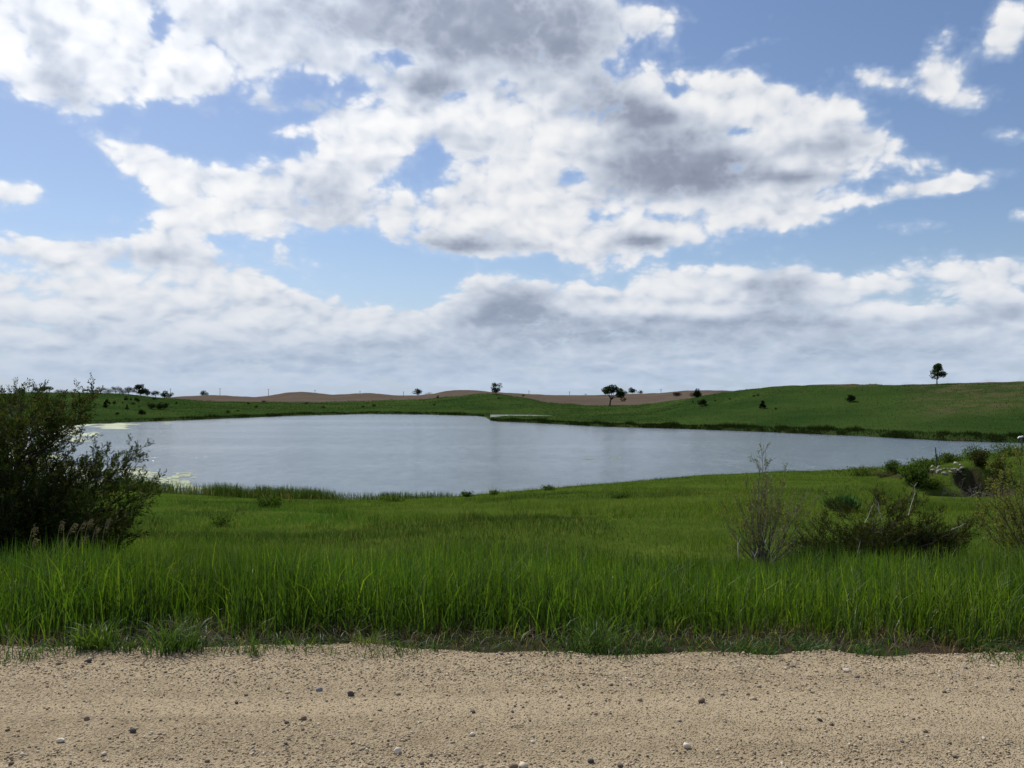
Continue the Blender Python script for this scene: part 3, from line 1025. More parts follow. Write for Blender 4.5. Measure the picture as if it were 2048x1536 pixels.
def place_stones():
    r = np.random.default_rng(8)
    shapes = [rock_mesh('stone', 100 + i, M_STONE, 0 if i % 2 else 1, r.uniform(.5, .75)) for i in range(10)]
    n = 0
    while n < 290:
        x, y = r.uniform(-3.6, 3.6), r.uniform(3.55, 5.6)
        if abs(x) > .62 * y + .15 or r.uniform() > (.35 + .65 * float((y < 4.0) or (y > 4.5))):
            continue
        s = .014 + .020 * r.uniform() ** 2.6
        o = put('stone', shapes[n % 10], ROAD, (x, y, float(road_z(np.array(x), np.array(y))) + s * .14))
        o.scale = (s, s, s)
        o.rotation_euler = (r.uniform(-.3, .3), r.uniform(-.3, .3), r.uniform(0, 6.28))
        n += 1
    # the ones that stand out
    white, pale, dark, brown, blue = (plain('stone_white', (.55, .48, .38), (.70, .63, .52), 60), plain('stone_pale', (.42, .35, .26), (.55, .47, .36), 60), plain('stone_dark', (.05, .045, .045), (.11, .10, .095), 60),
                                      plain('stone_brown', (.16, .11, .075), (.25, .18, .13), 60), plain('stone_grey', (.16, .165, .18), (.26, .265, .28), 60))
    notable = [
        (127, 1478, 17, white, 'large cream white stone lying alone on the near gravel below the cedar'),
        (797, 1498, 16, white, 'rounded off-white pebble on the bare sandy gravel in front of the tall grass'),
        (180, 1322, 15, dark, 'dark flat stone at the gravel edge below a grass tuft'),
        (703, 1386, 14, dark, 'charcoal rounded stone lying on pale gravel, lit from behind'),
        (641, 1376, 13, blue, 'small blue-grey stone beside the charcoal rounded stone'),
        (178, 1432, 14, brown, 'brown wedge-shaped stone behind the large cream white stone'),
        (609, 1434, 14, brown, 'reddish brown stone with a smaller stone touching its side'),
        (1046, 1528, 22, pale, 'pale tan stone cut by the bottom edge of the view, largest of its cluster'),
        (1027, 1530, 20, brown, 'brown stone pressed against the large pale tan stone at the bottom edge'),
        (1181, 1517, 14, dark, 'black angular stone near the bottom edge, alone on sandy gravel'),
        (1400, 1402, 16, brown, 'long brown stone with a pale stone at its end'),
        (1636, 1440, 12, dark, 'dark purplish stone standing upright on smooth packed gravel'),
        (1371, 1490, 16, white, 'bright cream flat stone on packed gravel near the bottom edge'),
        (1982, 1332, 10, white, 'small bright white pebble near the grass verge'),
        (945, 1465, 12, white, 'little pale oval pebble ahead of the brown twig on the gravel'),
        (270, 1458, 15, dark, 'flat charcoal stone to the side of the large cream white stone'),
        (1690, 1340, 14, pale, 'tan stone half buried in gravel just below the verge grass'),
        (213, 1503, 13, pale, 'pale flat pebble near the bottom edge beneath the large cream white stone'),
    ]
    for i, (px, py, w, m, lab) in enumerate(notable):
        y = EYE * FPX / (py - HROW)
        x = T_OF(px) * y
        s = w * mpp(y) * 1.05
        me = rock_mesh('loose_stone', 300 + i, m, 1, r.uniform(.55, .75), .15)
        o = put('loose_stone', me, None, (x, y, float(road_z(np.array(x), np.array(y))) + s * .2), label=lab, category='stone', group='loose stones on the gravel road')
        o.scale = (s, s, s)
        o.rotation_euler = (r.uniform(-.2, .2), r.uniform(-.2, .2), r.uniform(0, 6.28))
    # a twig on the gravel
    y = EYE * FPX / (1450 - HROW)
    x = T_OF(1035) * y
    g = Geo()
    g.tube([(-.034, -.006, 0), (-.012, .002, .003), (.015, .001, .002), (.036, .010, .004)], [.0022, .0028, .0024, .0014], 6)
    g.tube([(-.012, .002, .003), (-.002, -.008, .006), (.006, -.013, .007)], [.0018, .0014, .0008], 5)
    put('twig', g.mesh('twig', [M_BARK_GREY]), None, (x, y, float(road_z(np.array(x), np.array(y))) + .005), label='short brown twig lying on the pale gravel road', category='twig')


scatter_gravel()
place_stones()

# ------------------------------------------------------------------ grass (stuff)
GREENS = np.array([(.030, .074, .009), (.040, .090, .011), (.056, .110, .013), (.025, .062, .012), (.100, .158, .022), (.040, .078, .024)])


def green(r, n, w=(.27, .24, .16, .19, .05, .09), jit=.24):
    c = GREENS[r.choice(len(GREENS), n, p=np.array(w) / sum(w))]
    return c * r.uniform(1 - jit, 1 + jit, (n, 1))


def verge_front(x):
    """front line of the tall verge grass"""
    return road_edge(x) + .0 + 1.15 * (fbm(x * .9, x * 0 + 7, 61, 4) - .5)


def tall_grass():
    r = np.random.default_rng(21)
    G = Geo()
    n = 122000
    x = r.uniform(-8.5, 8.5, n)
    y = 5.3 + 4.5 * r.uniform(size=n) ** .95
    f = verge_front(x)
    clump = fbm(x * 1.6, y * 1.6, 63, 3)
    # thins out where it meets the meadow, gaps between clumps
    keep = (y > f) & (np.abs(x) < .68 * y + 1.6)
    keep &= r.uniform(size=n) < (1 - .75 * sstep(y, 8.3, 9.8)) * (.15 + .85 * sstep(y - f, 0, .5)) * (.35 + .65 * sstep(clump, .30, .55))
    x, y, f, clump = x[keep], y[keep], f[keep], clump[keep]
    n = len(x)
    edge = sstep(y - f, -.1, .45)
    big = fbm(x * .45, y * .45, 67, 2)
    h = (.15 + .33 * edge) * (.55 + .82 * big) * r.uniform(.5, 1.28, n) * (.75 + .55 * clump)
    h *= 1 - .35 * sstep(y, 8.6, 9.8)
    b = np.stack([x, y, np.where(y < road_edge(x), np.maximum(height(x, y), road_z(x, y)), height(x, y)) - .01], 1)
    w = r.uniform(.0046, .0096, n) * (1 + .25 * edge)
    lean = r.uniform(.02, .62, n) ** 1.4 + (1 - edge) * r.uniform(.1, .6, n) + .45 * (r.uniform(size=n) < .045)
    c = green(r, n)
    c *= 1.1 * (.70 + .7 * vnoise(x * .9, y * .9, 71))[:, None] * (np.array([1.0, 1.0, 1.0]) + (vnoise(x * .35, y * .35, 73)[:, None] - .5) * np.array([.5, .08, -.3]))
    tip = c * np.array([1.25, 1.12, .9])
    low = c * np.array([1.05, .95, .9])
    v, f3, f4, cc = blades(b, h, w, r.uniform(0, 2 * math.pi, n), lean, low, 3, r=r, tipcol=tip, droop=.35)
    G.add(v, f3, f4, cc)
    # dead litter and dry stems low down at the front
    n = 6500
    x = r.uniform(-8, 8, n)
    y = verge_front(x) + r.uniform(-.16, .7, n) ** 1.0
    b = np.stack([x, y, height(x, y) + .005], 1)
    h = r.uniform(.05, .20, n)
    dc = np.array([(.20, .145, .085), (.30, .235, .15), (.13, .09, .055), (.085, .06, .04)])[r.choice(4, n, p=[.3, .2, .3, .2])]
    v, f3, f4, cc = blades(b, h, r.uniform(.003, .006, n), r.uniform(0, 6.28, n), r.uniform(.6, 1.5, n), dc, 2, r=r)
    G.add(v, f3, f4, cc)
    # short sprouts creeping on to the gravel
    n = 9000
    x = r.uniform(-8, 8, n)
    y = verge_front(x) - .46 * r.uniform(size=n) ** 1.8 + .08
    k = fbm(x * 2.2, y * 2, 77, 2) > .44
    x, y = x[k], y[k]
    n = len(x)
    b = np.stack([x, y, np.maximum(height(x, y), road_z(x, y)) - .004], 1)
    c = green(r, n) * np.array([1.0, 1.0, 1.25])
    v, f3, f4, cc = blades(b, r.uniform(.04, .13, n), r.uniform(.004, .009, n), r.uniform(0, 6.28, n), r.uniform(.4, 1.3, n), c, 3, r=r, droop=.3)
    G.add(v, f3, f4, cc)
    put('tall_grass', G.mesh('tall_grass', [M_GRASS]), None, kind='stuff', label='tall bright green grass growing along the gravel road verge', category='grass')


def meadow_grass():
    r = np.random.default_rng(22)
    G = Geo()
    n = 272000
    a, b_ = math.sqrt(8.3), math.sqrt(66)
    y = (a + (b_ - a) * r.uniform(size=n)) ** 2
    x = r.uniform(-.66, .66, n) * y + r.uniform(-2, 2, n)
    z, soil = height(x, y, True)
    keep = (z > WZ + .10) & (r.uniform(size=n) > soil * 1.15) & (y < 65)
    x, y, z = x[keep], y[keep], z[keep]
    n = len(x)
    cl = fbm(x * .55, y * .55, 81, 3)
    cl2 = fbm(x * .13, y * .13, 83, 3)
    px = 1024 + FPX * x / y
    h = (.07 + .13 * sstep(cl, .35, .75)) * r.uniform(.6, 1.35, n) * (.8 + .5 * cl2)
    h *= 1 + .9 * (1 - sstep(y, 8.6, 11)) + 1.5 * sstep(y - row_depth(near_row(px)), -2.2, -.4) * r.uniform(.2, 1, n) * sstep(fbm(px * .03, y * .3, 88, 3), .35, .6)
    h = np.where(px > 1720, h * (1 + .5 * sstep(y, 42, 46)), h)
    w = np.maximum(.005, .62 * y / 858 * .55) * r.uniform(.7, 1.3, n)
    c = green(r, n, (.16, .28, .32, .08, .13, .03), .16) * np.array([1.02, .94, 1.15])
    c *= 1.12 * (.55 + .92 * cl)[:, None]
    c = c * (np.array([1.0, 1.0, 1.0]) + (cl2[:, None] - .5) * np.array([.9, .1, -.2]))
    # dark broad-leaved patches, and yellowish drier ones to the lakeward slope
    dk = sstep(fbm(x * .23 + 9, y * .23, 85, 3), .56, .66)
    c = c * (1 - .42 * dk)[:, None] * (1 + dk[:, None] * np.array([-.1, 0, .5]))
    wd = sstep(fbm(x * 1.1 + 40, y * 1.1, 89, 2), .72, .80)
    h = h * (1 + 1.1 * wd) + .05 * dk
    c = c * (1 - .3 * wd)[:, None]
    dry = r.uniform(size=n) < .035 + .05 * sstep(fbm(x * .3, y * .3, 87, 2), .55, .7)
    c[dry] = np.array([.20, .17, .085]) * r.uniform(.7, 1.2, (dry.sum(), 1))
    base = np.stack([x, y, z - .015], 1)
    nearm = y < 24
    for m, k in ((nearm, 2), (~nearm, 1)):
        v, f3, f4, cc = blades(base[m], h[m], w[m], r.uniform(0, 6.28, m.sum()), r.uniform(.1, .8, m.sum()), c[m] * np.array([.95, .92, .95]), k, r=r, tipcol=c[m] * np.array([1.15, 1.08, .9]))
        G.add(v, f3, f4, cc)
    put('meadow_grass', G.mesh('meadow_grass', [M_MEADOW]), None, kind='stuff', label='short green meadow grass sloping down to the lake', category='grass')


def pasture_grass():
    r = np.random.default_rng(23)
    n = 150000
    y = np.exp(r.uniform(math.log(88), math.log(370), n))
    x = r.uniform(-.64, .64, n) * y
    z = height(x, y)
    px = 1024 + FPX * x / y
    k = (z > WZ + .25) & (y < green_dep(px) * 1.0) & (y > row_depth(far_row(px)) + .6)
    x, y, z, px = x[k], y[k], z[k], px[k]
    n = len(x)
    cl = fbm(x * .08, y * .08, 91, 4)
    s = y / 858
    shore = 1 - sstep(y - row_depth(far_row(px)), .8, 5)
    h = np.maximum(.16, s * .9) * r.uniform(.6, 1.3, n) * (.5 + cl)
    w = np.maximum(.03, s * .8) * r.uniform(.6, 1.3, n)
    c = np.array([(.026, .050, .012), (.034, .062, .015), (.042, .068, .018), (.021, .041, .012)])[r.choice(4, n)] * (.70 + .6 * cl)[:, None]  # blade colours kept dark to paint cloud shade over the far slopes
    dry = (r.uniform(size=n) < .04) | ((px > 1800) & (y > 125) & (r.uniform(size=n) < .55 * (fbm(x * .22, y * .22, 93, 3) > .5)))
    c[dry] = np.array([.075, .062, .034]) * r.uniform(.6, 1.1, (dry.sum(), 1))
    v, f3, f4, cc = blades(np.stack([x, y, z - .02], 1), h, w, r.uniform(0, 6.28, n), r.uniform(.1, .7, n), c, 1, r=r)
    G = Geo()
    G.add(v, f3, f4, cc)
    put('pasture_grass', G.mesh('pasture_grass', [M_TREE]), None, kind='stuff', label='green pasture grass on the slopes across the lake, cloud shade put into its colour', category='grass')


def shore_sedge():
    """dark fringe of sedge and low brush along the far waterline"""
    r = np.random.default_rng(24)
    G = Geo()
    n = 60000
    px = r.uniform(-120, 2200, n)
    y0 = row_depth(far_row(px))
    off = r.uniform(-.5, 4.0, n) ** 1.0
    y = y0 + off
    x = T_OF(px) * y
    cl = fbm(px * .035, off * .3 + 4, 95, 3)
    dens = (.35 + .65 * sstep(cl, .36, .62)) * np.where(px > 975, 1.0, .6)
    k = (r.uniform(size=n) < dens) & ((px < 968) | (px > 981))
    px, y, x, cl, off = px[k], y[k], x[k], cl[k], off[k]
    n = len(px)
    z = np.maximum(height(x, y), WZ - .05)
    hs = np.where(px > 975, 1.0, .8) * (.45 + .55 * sstep(cl, .45, .8))
    h = hs * r.uniform(.4, 1.1, n) * (y / 160) ** .45
    w = np.maximum(.10, y / 858 * .7) * r.uniform(.6, 1.3, n)
    c = np.array([(.013, .027, .007), (.019, .035, .009), (.030, .034, .012), (.055, .045, .024)])[r.choice(4, n, p=[.42, .36, .14, .08])] * r.uniform(.7, 1.2, (n, 1))
    v, f3, f4, cc = blades(np.stack([x, y, z - .03], 1), h, w, r.uniform(0, 6.28, n), r.uniform(.1, .8, n), c, 1, r=r)
    G.add(v, f3, f4, cc)
    put('shore_sedge', G.mesh('shore_sedge', [M_TREE]), None, kind='stuff', label='dark sedge and brush fringing the far shoreline of the lake', category='sedge')


def reeds():
    r = np.random.default_rng(25)
    G = Geo()
    n = 23000
    px = r.uniform(60, 905, n)
    yn = row_depth(near_row(px))
    off = r.normal(0, .75, n) - .15
    y = yn + off
    x = T_OF(px) * y
    cl = fbm(px * .02, off * .2, 97, 3)
    amt = np.interp(px, [60, 250, 560, 740, 800, 905], [1, 1, .95, .8, .35, .12])
    k = (r.uniform(size=n) < amt * (.25 + .75 * sstep(cl, .33, .55))) & (off < 1.7) & (off > -2.2)
    px, y, x, cl = px[k], y[k], x[k], cl[k]
    n = len(px)
    z = np.maximum(height(x, y), WZ - .1)
    h = np.interp(px, [60, 400, 600, 760, 905], [.95, .9, .82, .56, .42]) * r.uniform(.5, 1.2, n) * (.65 + .6 * cl)
    c = np.array([(.040, .072, .020), (.055, .095, .022), (.030, .056, .018), (.21, .155, .095), (.28, .22, .15)])[r.choice(5, n, p=[.34, .32, .20, .09, .05])]
    dead = c[:, 0] > .15
    h = np.where(dead, h * .55, h)
    v, f3, f4, cc = blades(np.stack([x, y, z - .02], 1), h, r.uniform(.014, .03, n), r.uniform(0, 6.28, n), r.uniform(.05, .5, n), c, 3, r=r, droop=.3)
    G.add(v, f3, f4, cc)
    put('reeds', G.mesh('reeds', [M_MEADOW]), None, kind='stuff', label='band of green reeds with dry stalks along the near lake shore', category='reeds')


tall_grass()
meadow_grass()
pasture_grass()
shore_sedge()
reeds()


# ------------------------------------------------------------------ algae
def algae():
    m, nb, out = mat('floating_algae')
    n = nb.noise(pos(nb), 1.2, 4, .6)
    principled(nb, out, nb.mix(n, rgb(.17, .22, .085), rgb(.26, .30, .15)), .55, .4)
    r = np.random.default_rng(31)
    G = Geo()

    def blob(x, y, rx, ry):
        k = 9
        th = np.arange(k) / k * 2 * math.pi
        rad = r.uniform(.55, 1.15, k)
        v = np.stack([x + rx * rad * np.cos(th), y + ry * rad * np.sin(th), np.full(k, WZ + .006 + r.uniform(0, .012))], 1)
        c = np.array([[x, y, v[0, 2]]])
        f = np.stack([np.arange(k), (np.arange(k) + 1) % k, np.full(k, k)], -1)
        G.add(np.concatenate([v, c]), f, None)
    # (px range, row range, how many, size)
    for px0, px1, r0, r1, n, sx, sy in ((60, 250, 848, 858, 900, .7, .7), (230, 340, 845, 850, 160, .6, .6), (100, 190, 858, 872, 500, .5, .55), (130, 205, 876, 884, 160, .45, .3), (-200, 120, 870, 940, 1000, .5, .5), (120, 300, 935, 975, 1300, .17, .20), (285, 392, 945, 977, 800, .14, .14),
                                        (300, 430, 972, 981, 300, .14, .1), (975, 1130, 829.5, 834, 110, .7, .6), (1172, 1238, 915, 918, 40, .12, .10)):
        made = 0
        for _ in range(n * 5):
            px, row = r.uniform(px0, px1), r.uniform(r0, r1)
            y = float(row_depth(row))
            x = T_OF(px) * y
            if r.uniform() > float(sstep(fbm(np.array(px * .03), np.array(row * .14), 35, 3), .40, .64)) or height(x, y) > WZ - .02:
                continue
            s = r.uniform(.35, 1.25)
            blob(x, y, sx * s * r.uniform(.8, 2.0), sy * s)
            made += 1
            if made >= n:
                break
    put('algae', G.mesh('algae', [m]), None, kind='stuff', label='pale yellow-green algae floating on the lake by the shore', category='algae')


algae()


# ------------------------------------------------------------------ woody plants: branch skeletons
def bez(p0, p1, p2, n):
    u = np.linspace(0, 1, n)[:, None]
    return (1 - u) ** 2 * p0 + 2 * u * (1 - u) * p1 + u * u * p2


def cedar(base, tips, r, r0=.05, twig_per_m=16, twig_len=(.10, .30), sprig_step=.028, leaf=(.022, .0065), top=1.6, lean=(0, 0), col=((.030, .040, .013), (.050, .055, .018), (.070, .062, .024)), brown=.1, dead=0.0, dens=None):
    """base: origin of trunk, tips: points (local) that main branches reach. Returns wood Geo and foliage Geo in local space"""
    W, F = Geo(), Geo()
    hgt = top
    tr = np.array([[0, 0, -.05], [lean[0] * .3, lean[1] * .3, hgt * .35], [lean[0] * .7, lean[1] * .7, hgt * .7], [lean[0], lean[1], hgt]])
    W.tube(tr, [r0, r0 * .75, r0 * .45, r0 * .15], 7)
    so, sdv, sl = [], [], []
    col = np.array(col)
    for tip in tips:
        tip = np.asarray(tip, float)
        hz = math.hypot(tip[0], tip[1])
        z0 = np.clip(tip[2] - hz * r.uniform(.35, .9) - .05, .04, hgt * .92)
        u = z0 / hgt
        s = np.array([lean[0] * u, lean[1] * u, z0])
        mid = s * .45 + tip * .55 + np.array([0, 0, -.10 * hz]) + r.normal(0, .05, 3)
        L = np.linalg.norm(tip - s)
        k = max(5, int(L / .09))
        P = bez(s, mid, tip, k)
        P[1:-1] += r.normal(0, .012, (k - 2, 3))
        R = np.linspace(max(.004, min(r0 * .5, L * .011)), .0022, k)
        W.tube(P, R, 5)
        nt = max(3, int(L * twig_per_m))
        isdead = r.uniform() < dead
        for q in range(nt):
            u = r.uniform(.16, 1.0) ** .8
            fi = u * (k - 1)
            i = min(int(fi), k - 2)
            p = P[i] * (1 - fi + i) + P[i + 1] * (fi - i)
            d = norm(P[i + 1] - P[i])
            rd = norm(np.cross(d, r.normal(size=3)))
            td = norm(d * .75 + rd * .75 + np.array([0, 0, .28]))
            tl = r.uniform(*twig_len) * (1.15 - .55 * u)
            e = p + td * tl + np.array([0, 0, .02])
            W.tube([p, e], [.0019, .0009], 3)
            if isdead and u > .4:
                continue
            ns = max(2, int(tl / sprig_step))
            for a in range(ns):
                v = (a + r.uniform(.2, 1)) / ns
                o = p + (e - p) * v
                so.append(o)
                rr = norm(np.cross(td, r.normal(size=3)))
                sdv.append(norm(td * .9 + rr * .7 + np.array([0, 0, .25])))
                sl.append(r.uniform(.05, .10) * (1.1 - .3 * v))
            so.append(e)
            sdv.append(td)
            sl.append(r.uniform(.05, .09))
    so, sdv, sl = np.array(so), np.array(sdv), np.array(sl)
    K = 8
    n = len(so)
    uu = np.tile((np.arange(K) + .3) / K, n) + r.uniform(-.05, .05, n * K)
    O, D, L = np.repeat(so, K, 0), np.repeat(sdv, K, 0), np.repeat(sl, K)
    rad = norm(np.cross(D, r.normal(size=(n * K, 3))))
    b = O + D * (L * uu)[:, None]
    ld = D * .85 + rad * .62
    # colour: one tone for each sprig, some bronze ones towards the outside
    ci = r.uniform(size=n)
    sc_ = col[0] + (col[1] - col[0]) * ci[:, None]
    br = r.uniform(size=n) < brown * (1 + 2.0 * sstep(so[:, 2], top * .7, top * 1.1))
    sc_[br] = col[2] * r.uniform(.75, 1.2, (br.sum(), 1))
    c = np.repeat(sc_, K, 0) * r.uniform(.8, 1.2, (n * K, 1))
    F.leaves(b, ld, leaf[0] * r.uniform(.7, 1.4, n * K), leaf[1] * r.uniform(.7, 1.3, n * K), c, r=r)
    return W, F


def local_tips(base, depth, pts, r, spread):
    out = []
    for (px, py) in pts:
        y = depth + r.uniform(-spread, spread)
        out.append((T_OF(px) * y - base[0], y - base[1], EYE + (HROW - py) / FPX * y - base[2]))
    return out


def near_cedar():
    r = np.random.default_rng(41)
    depth = 9.9
    base = np.array(at(28, depth))
    key = [(45, 786), (28, 793), (62, 800), (92, 806), (118, 812), (140, 806), (160, 800), (188, 795), (176, 812), (150, 842), (8, 800), (-20, 790), (-60, 800), (-95, 830), (-140, 880), (-180, 930), (-210, 990), (165, 842), (142, 872), (128, 896), (118, 855),
           (212, 908), (196, 914), (232, 922), (268, 905), (287, 893), (280, 922), (262, 940), (296, 940), (310, 968), (318, 982), (296, 990), (280, 1012), (262, 1030), (262, 1060), (246, 1082), (252, 1050), (205, 950), (180, 930), (150, 920), (225, 960), (240, 985), (170, 880), (20, 812), (75, 825), (100, 850), (60, 870),
           (225, 1100), (240, 1105), (150, 1100), (100, 1110), (200, 1085), (0, 1100), (-60, 1100), (-120, 1090)]
    tips = local_tips(base, depth, key, r, .35)
    fill = []
    while len(fill) < 188:
        px, py = r.uniform(-190, 285), r.uniform(805, 1110)
        lim = np.interp(py, [795, 830, 870, 900, 930, 960, 1000, 1060, 1110], [120, 118, 112, 105, 150, 200, 245, 250, 235])
        if px > lim or px < np.interp(py, [800, 900, 1000, 1110], [-70, -150, -190, -190]):
            continue
        fill.append((px, py))
    tips += local_tips(base, depth, fill, r, 1.15)
    W, F = cedar(base, tips, r, .075, 17, (.10, .32), .037, (.033, .0115), 2.05, (.05, .05), ((.022, .036, .009), (.046, .064, .014), (.085, .080, .025)), .09)
    t = thing('cedar_bush', 'large dark olive cedar bush beside the road, its shaggy branches reaching over the lake', 'bush', base)
    put('trunk', W.mesh('cedar_wood', [M_BARK]), t)
    put('crown', F.mesh('cedar_foliage', [M_CEDAR]), t)


def low_cedar():
    r = np.random.default_rng(42)
    depth = 11.2
    base = np.array(at(1745, depth))
    key = [(1662, 1012), (1640, 1040), (1690, 1035), (1622, 1060), (1600, 1085), (1590, 1110), (1760, 1005), (1752, 985), (1738, 1030), (1780, 1030), (1828, 985), (1838, 1005), (1812, 1020), (1865, 1030), (1850, 1050), (1880, 1048), (1920, 1045), (1945, 1035), (1930, 1070), (1890, 1080), (1905, 1110), (1870, 1115), (1960, 1052), (1700, 1060), (1800, 1060), (1830, 1075), (1940, 1095)]
    tips = local_tips(base, depth, key, r, .3)
    fill = []
    while len(fill) < 100:
        px, py = r.uniform(1590, 1930), r.uniform(1035, 1135)
        if py < np.interp(px, [1590, 1650, 1700, 1760, 1830, 1900, 1940], [1095, 1066, 1058, 1052, 1050, 1070, 1082]):
            continue
        fill.append((px, py))
    tips += local_tips(base, depth, fill, r, .75)
    W, F = cedar(base, tips, r, .03, 22, (.09, .26), .028, (.029, .009), .62, (0, 0), ((.021, .032, .009), (.040, .050, .014), (.075, .066, .024)), .12)
    t = thing('cedar_bush', 'low sprawling cedar bush with bleached dead twigs standing in the meadow', 'bush', base)
    put('trunk', W.mesh('low_cedar_wood', [M_BARK]), t)
    put('crown', F.mesh('low_cedar_foliage', [M_CEDAR]), t)

    def stick(pts, rad, side=()):
        g = Geo()
        P = []
        for (px, py) in pts:
            y = depth - .55
            P.append(np.array((T_OF(px) * y - base[0], y - base[1], EYE + (HROW - py) / FPX * y - base[2])))
        rad = rad * .65
        g.tube(P, np.linspace(rad, rad * .35, len(P)), 5)
        for (i, dx, dz, l) in side:
            d = np.array([dx, .1, dz])
            g.tube([P[i], P[i] + norm(d) * l * .5 + np.array([0, 0, .01]), P[i] + norm(d) * l], [rad * .5, rad * .35, rad * .2], 4)
        put('dead_twig', g.mesh('dead_twig', [M_DEADWOOD]), t)
    stick([(1815, 1030), (1822, 1005), (1829, 985), (1828, 972), (1818, 966)], .007, [(2, -.6, .5, .08), (3, .5, .6, .06)])
    stick([(1728, 1045), (1736, 1030), (1741, 1015), (1735, 1008)], .006, [(2, .6, .5, .06)])
    stick([(1762, 1040), (1756, 1020), (1755, 1005), (1748, 996)], .006, [(1, -.5, .6, .06)])
    stick([(1700, 1140), (1712, 1110), (1718, 1085), (1722, 1070)], .008, [(1, .6, .6, .10), (2, -.5, .7, .08)])
    stick([(1655, 1020), (1645, 1012), (1634, 1005)], .004)
    stick([(1640, 1035), (1632, 1022)], .004)
    stick([(1900, 1058), (1918, 1052), (1930, 1046)], .005, [(1, .7, .5, .06)])


def willow(name, label, base, stems, r, leaf_n, leafc, leaf=(.022, .008), bark=None, sub=(5, 9), twig=(.12, .4), r0=.009):
    """multi-stemmed shrub: stems are local tip points"""
    W, F = Geo(), Geo()
    nodes, dirs = [], []
    for tip in stems:
        tip = np.asarray(tip, float)
        s = np.array([r.normal(0, .05), r.normal(0, .05), -.03])
        mid = s * .5 + tip * .5 + np.array([tip[0] * .10, tip[1] * .10, -.06]) + r.normal(0, .05, 3)
        L = np.linalg.norm(tip - s)
        k = max(6, int(L / .08))
        P = bez(s, mid, tip, k)
        P[1:-1] += r.normal(0, .008, (k - 2, 3))
        W.tube(P, np.linspace(r0 * r.uniform(.7, 1.2), .0016, k), 5)
        for q in range(int(r.integers(*sub) * max(.6, L))):
            u = r.uniform(.22, .97)
            fi = u * (k - 1)
            i = min(int(fi), k - 2)
            p = P[i] + (P[i + 1] - P[i]) * (fi - i)
            d = norm(P[i + 1] - P[i])
            td = norm(d * .8 + norm(r.normal(size=3)) * .55 + np.array([0, 0, .25]))
            tl = r.uniform(*twig) * (1.2 - .7 * u)
            B = bez(p, p + td * tl * .5 + np.array([0, 0, .01]), p + td * tl + np.array([0, 0, .05 * tl]), 5)
            B[1:-1] += r.normal(0, .005, (3, 3))
            W.tube(B, [.0030, .0024, .0019, .0014, .0009], 4)
            for _ in range(3):
                u2 = r.uniform(.3, .95)
                p2 = B[0] + (B[-1] - B[0]) * u2
                t2 = norm(td * .7 + norm(r.normal(size=3)) * .7 + np.array([0, 0, .2]))
                l2 = tl * r.uniform(.25, .5)
                W.tube([p2, p2 + t2 * l2 * .5, p2 + t2 * l2], [.0016, .0012, .0007], 3)
                for v in np.linspace(.2, 1, 5):
                    nodes.append(p2 + t2 * l2 * v)
                    dirs.append(t2)
            for v in np.linspace(.3, 1, 6):
                nodes.append(B[0] + (B[-1] - B[0]) * v)
                dirs.append(td)
    nodes, dirs = np.array(nodes), np.array(dirs)
    pick = r.choice(len(nodes), leaf_n)
    b = nodes[pick] + r.normal(0, .006, (leaf_n, 3))
    d = norm(dirs[pick] * .6 + r.normal(size=(leaf_n, 3)) * .6)
    lc = np.array(leafc)[r.choice(len(leafc), leaf_n)] * r.uniform(.75, 1.25, (leaf_n, 1))
    F.leaves(b, d, leaf[0] * r.uniform(.6, 1.4, leaf_n), leaf[1] * r.uniform(.7, 1.3, leaf_n), lc, r=r)
    t = thing(name, label, 'shrub', base)
    put('stem', W.mesh('stem', [bark or M_BARK]), t)
    put('foliage', F.mesh('shrub_foliage', [M_WILLOW]), t)
    return t


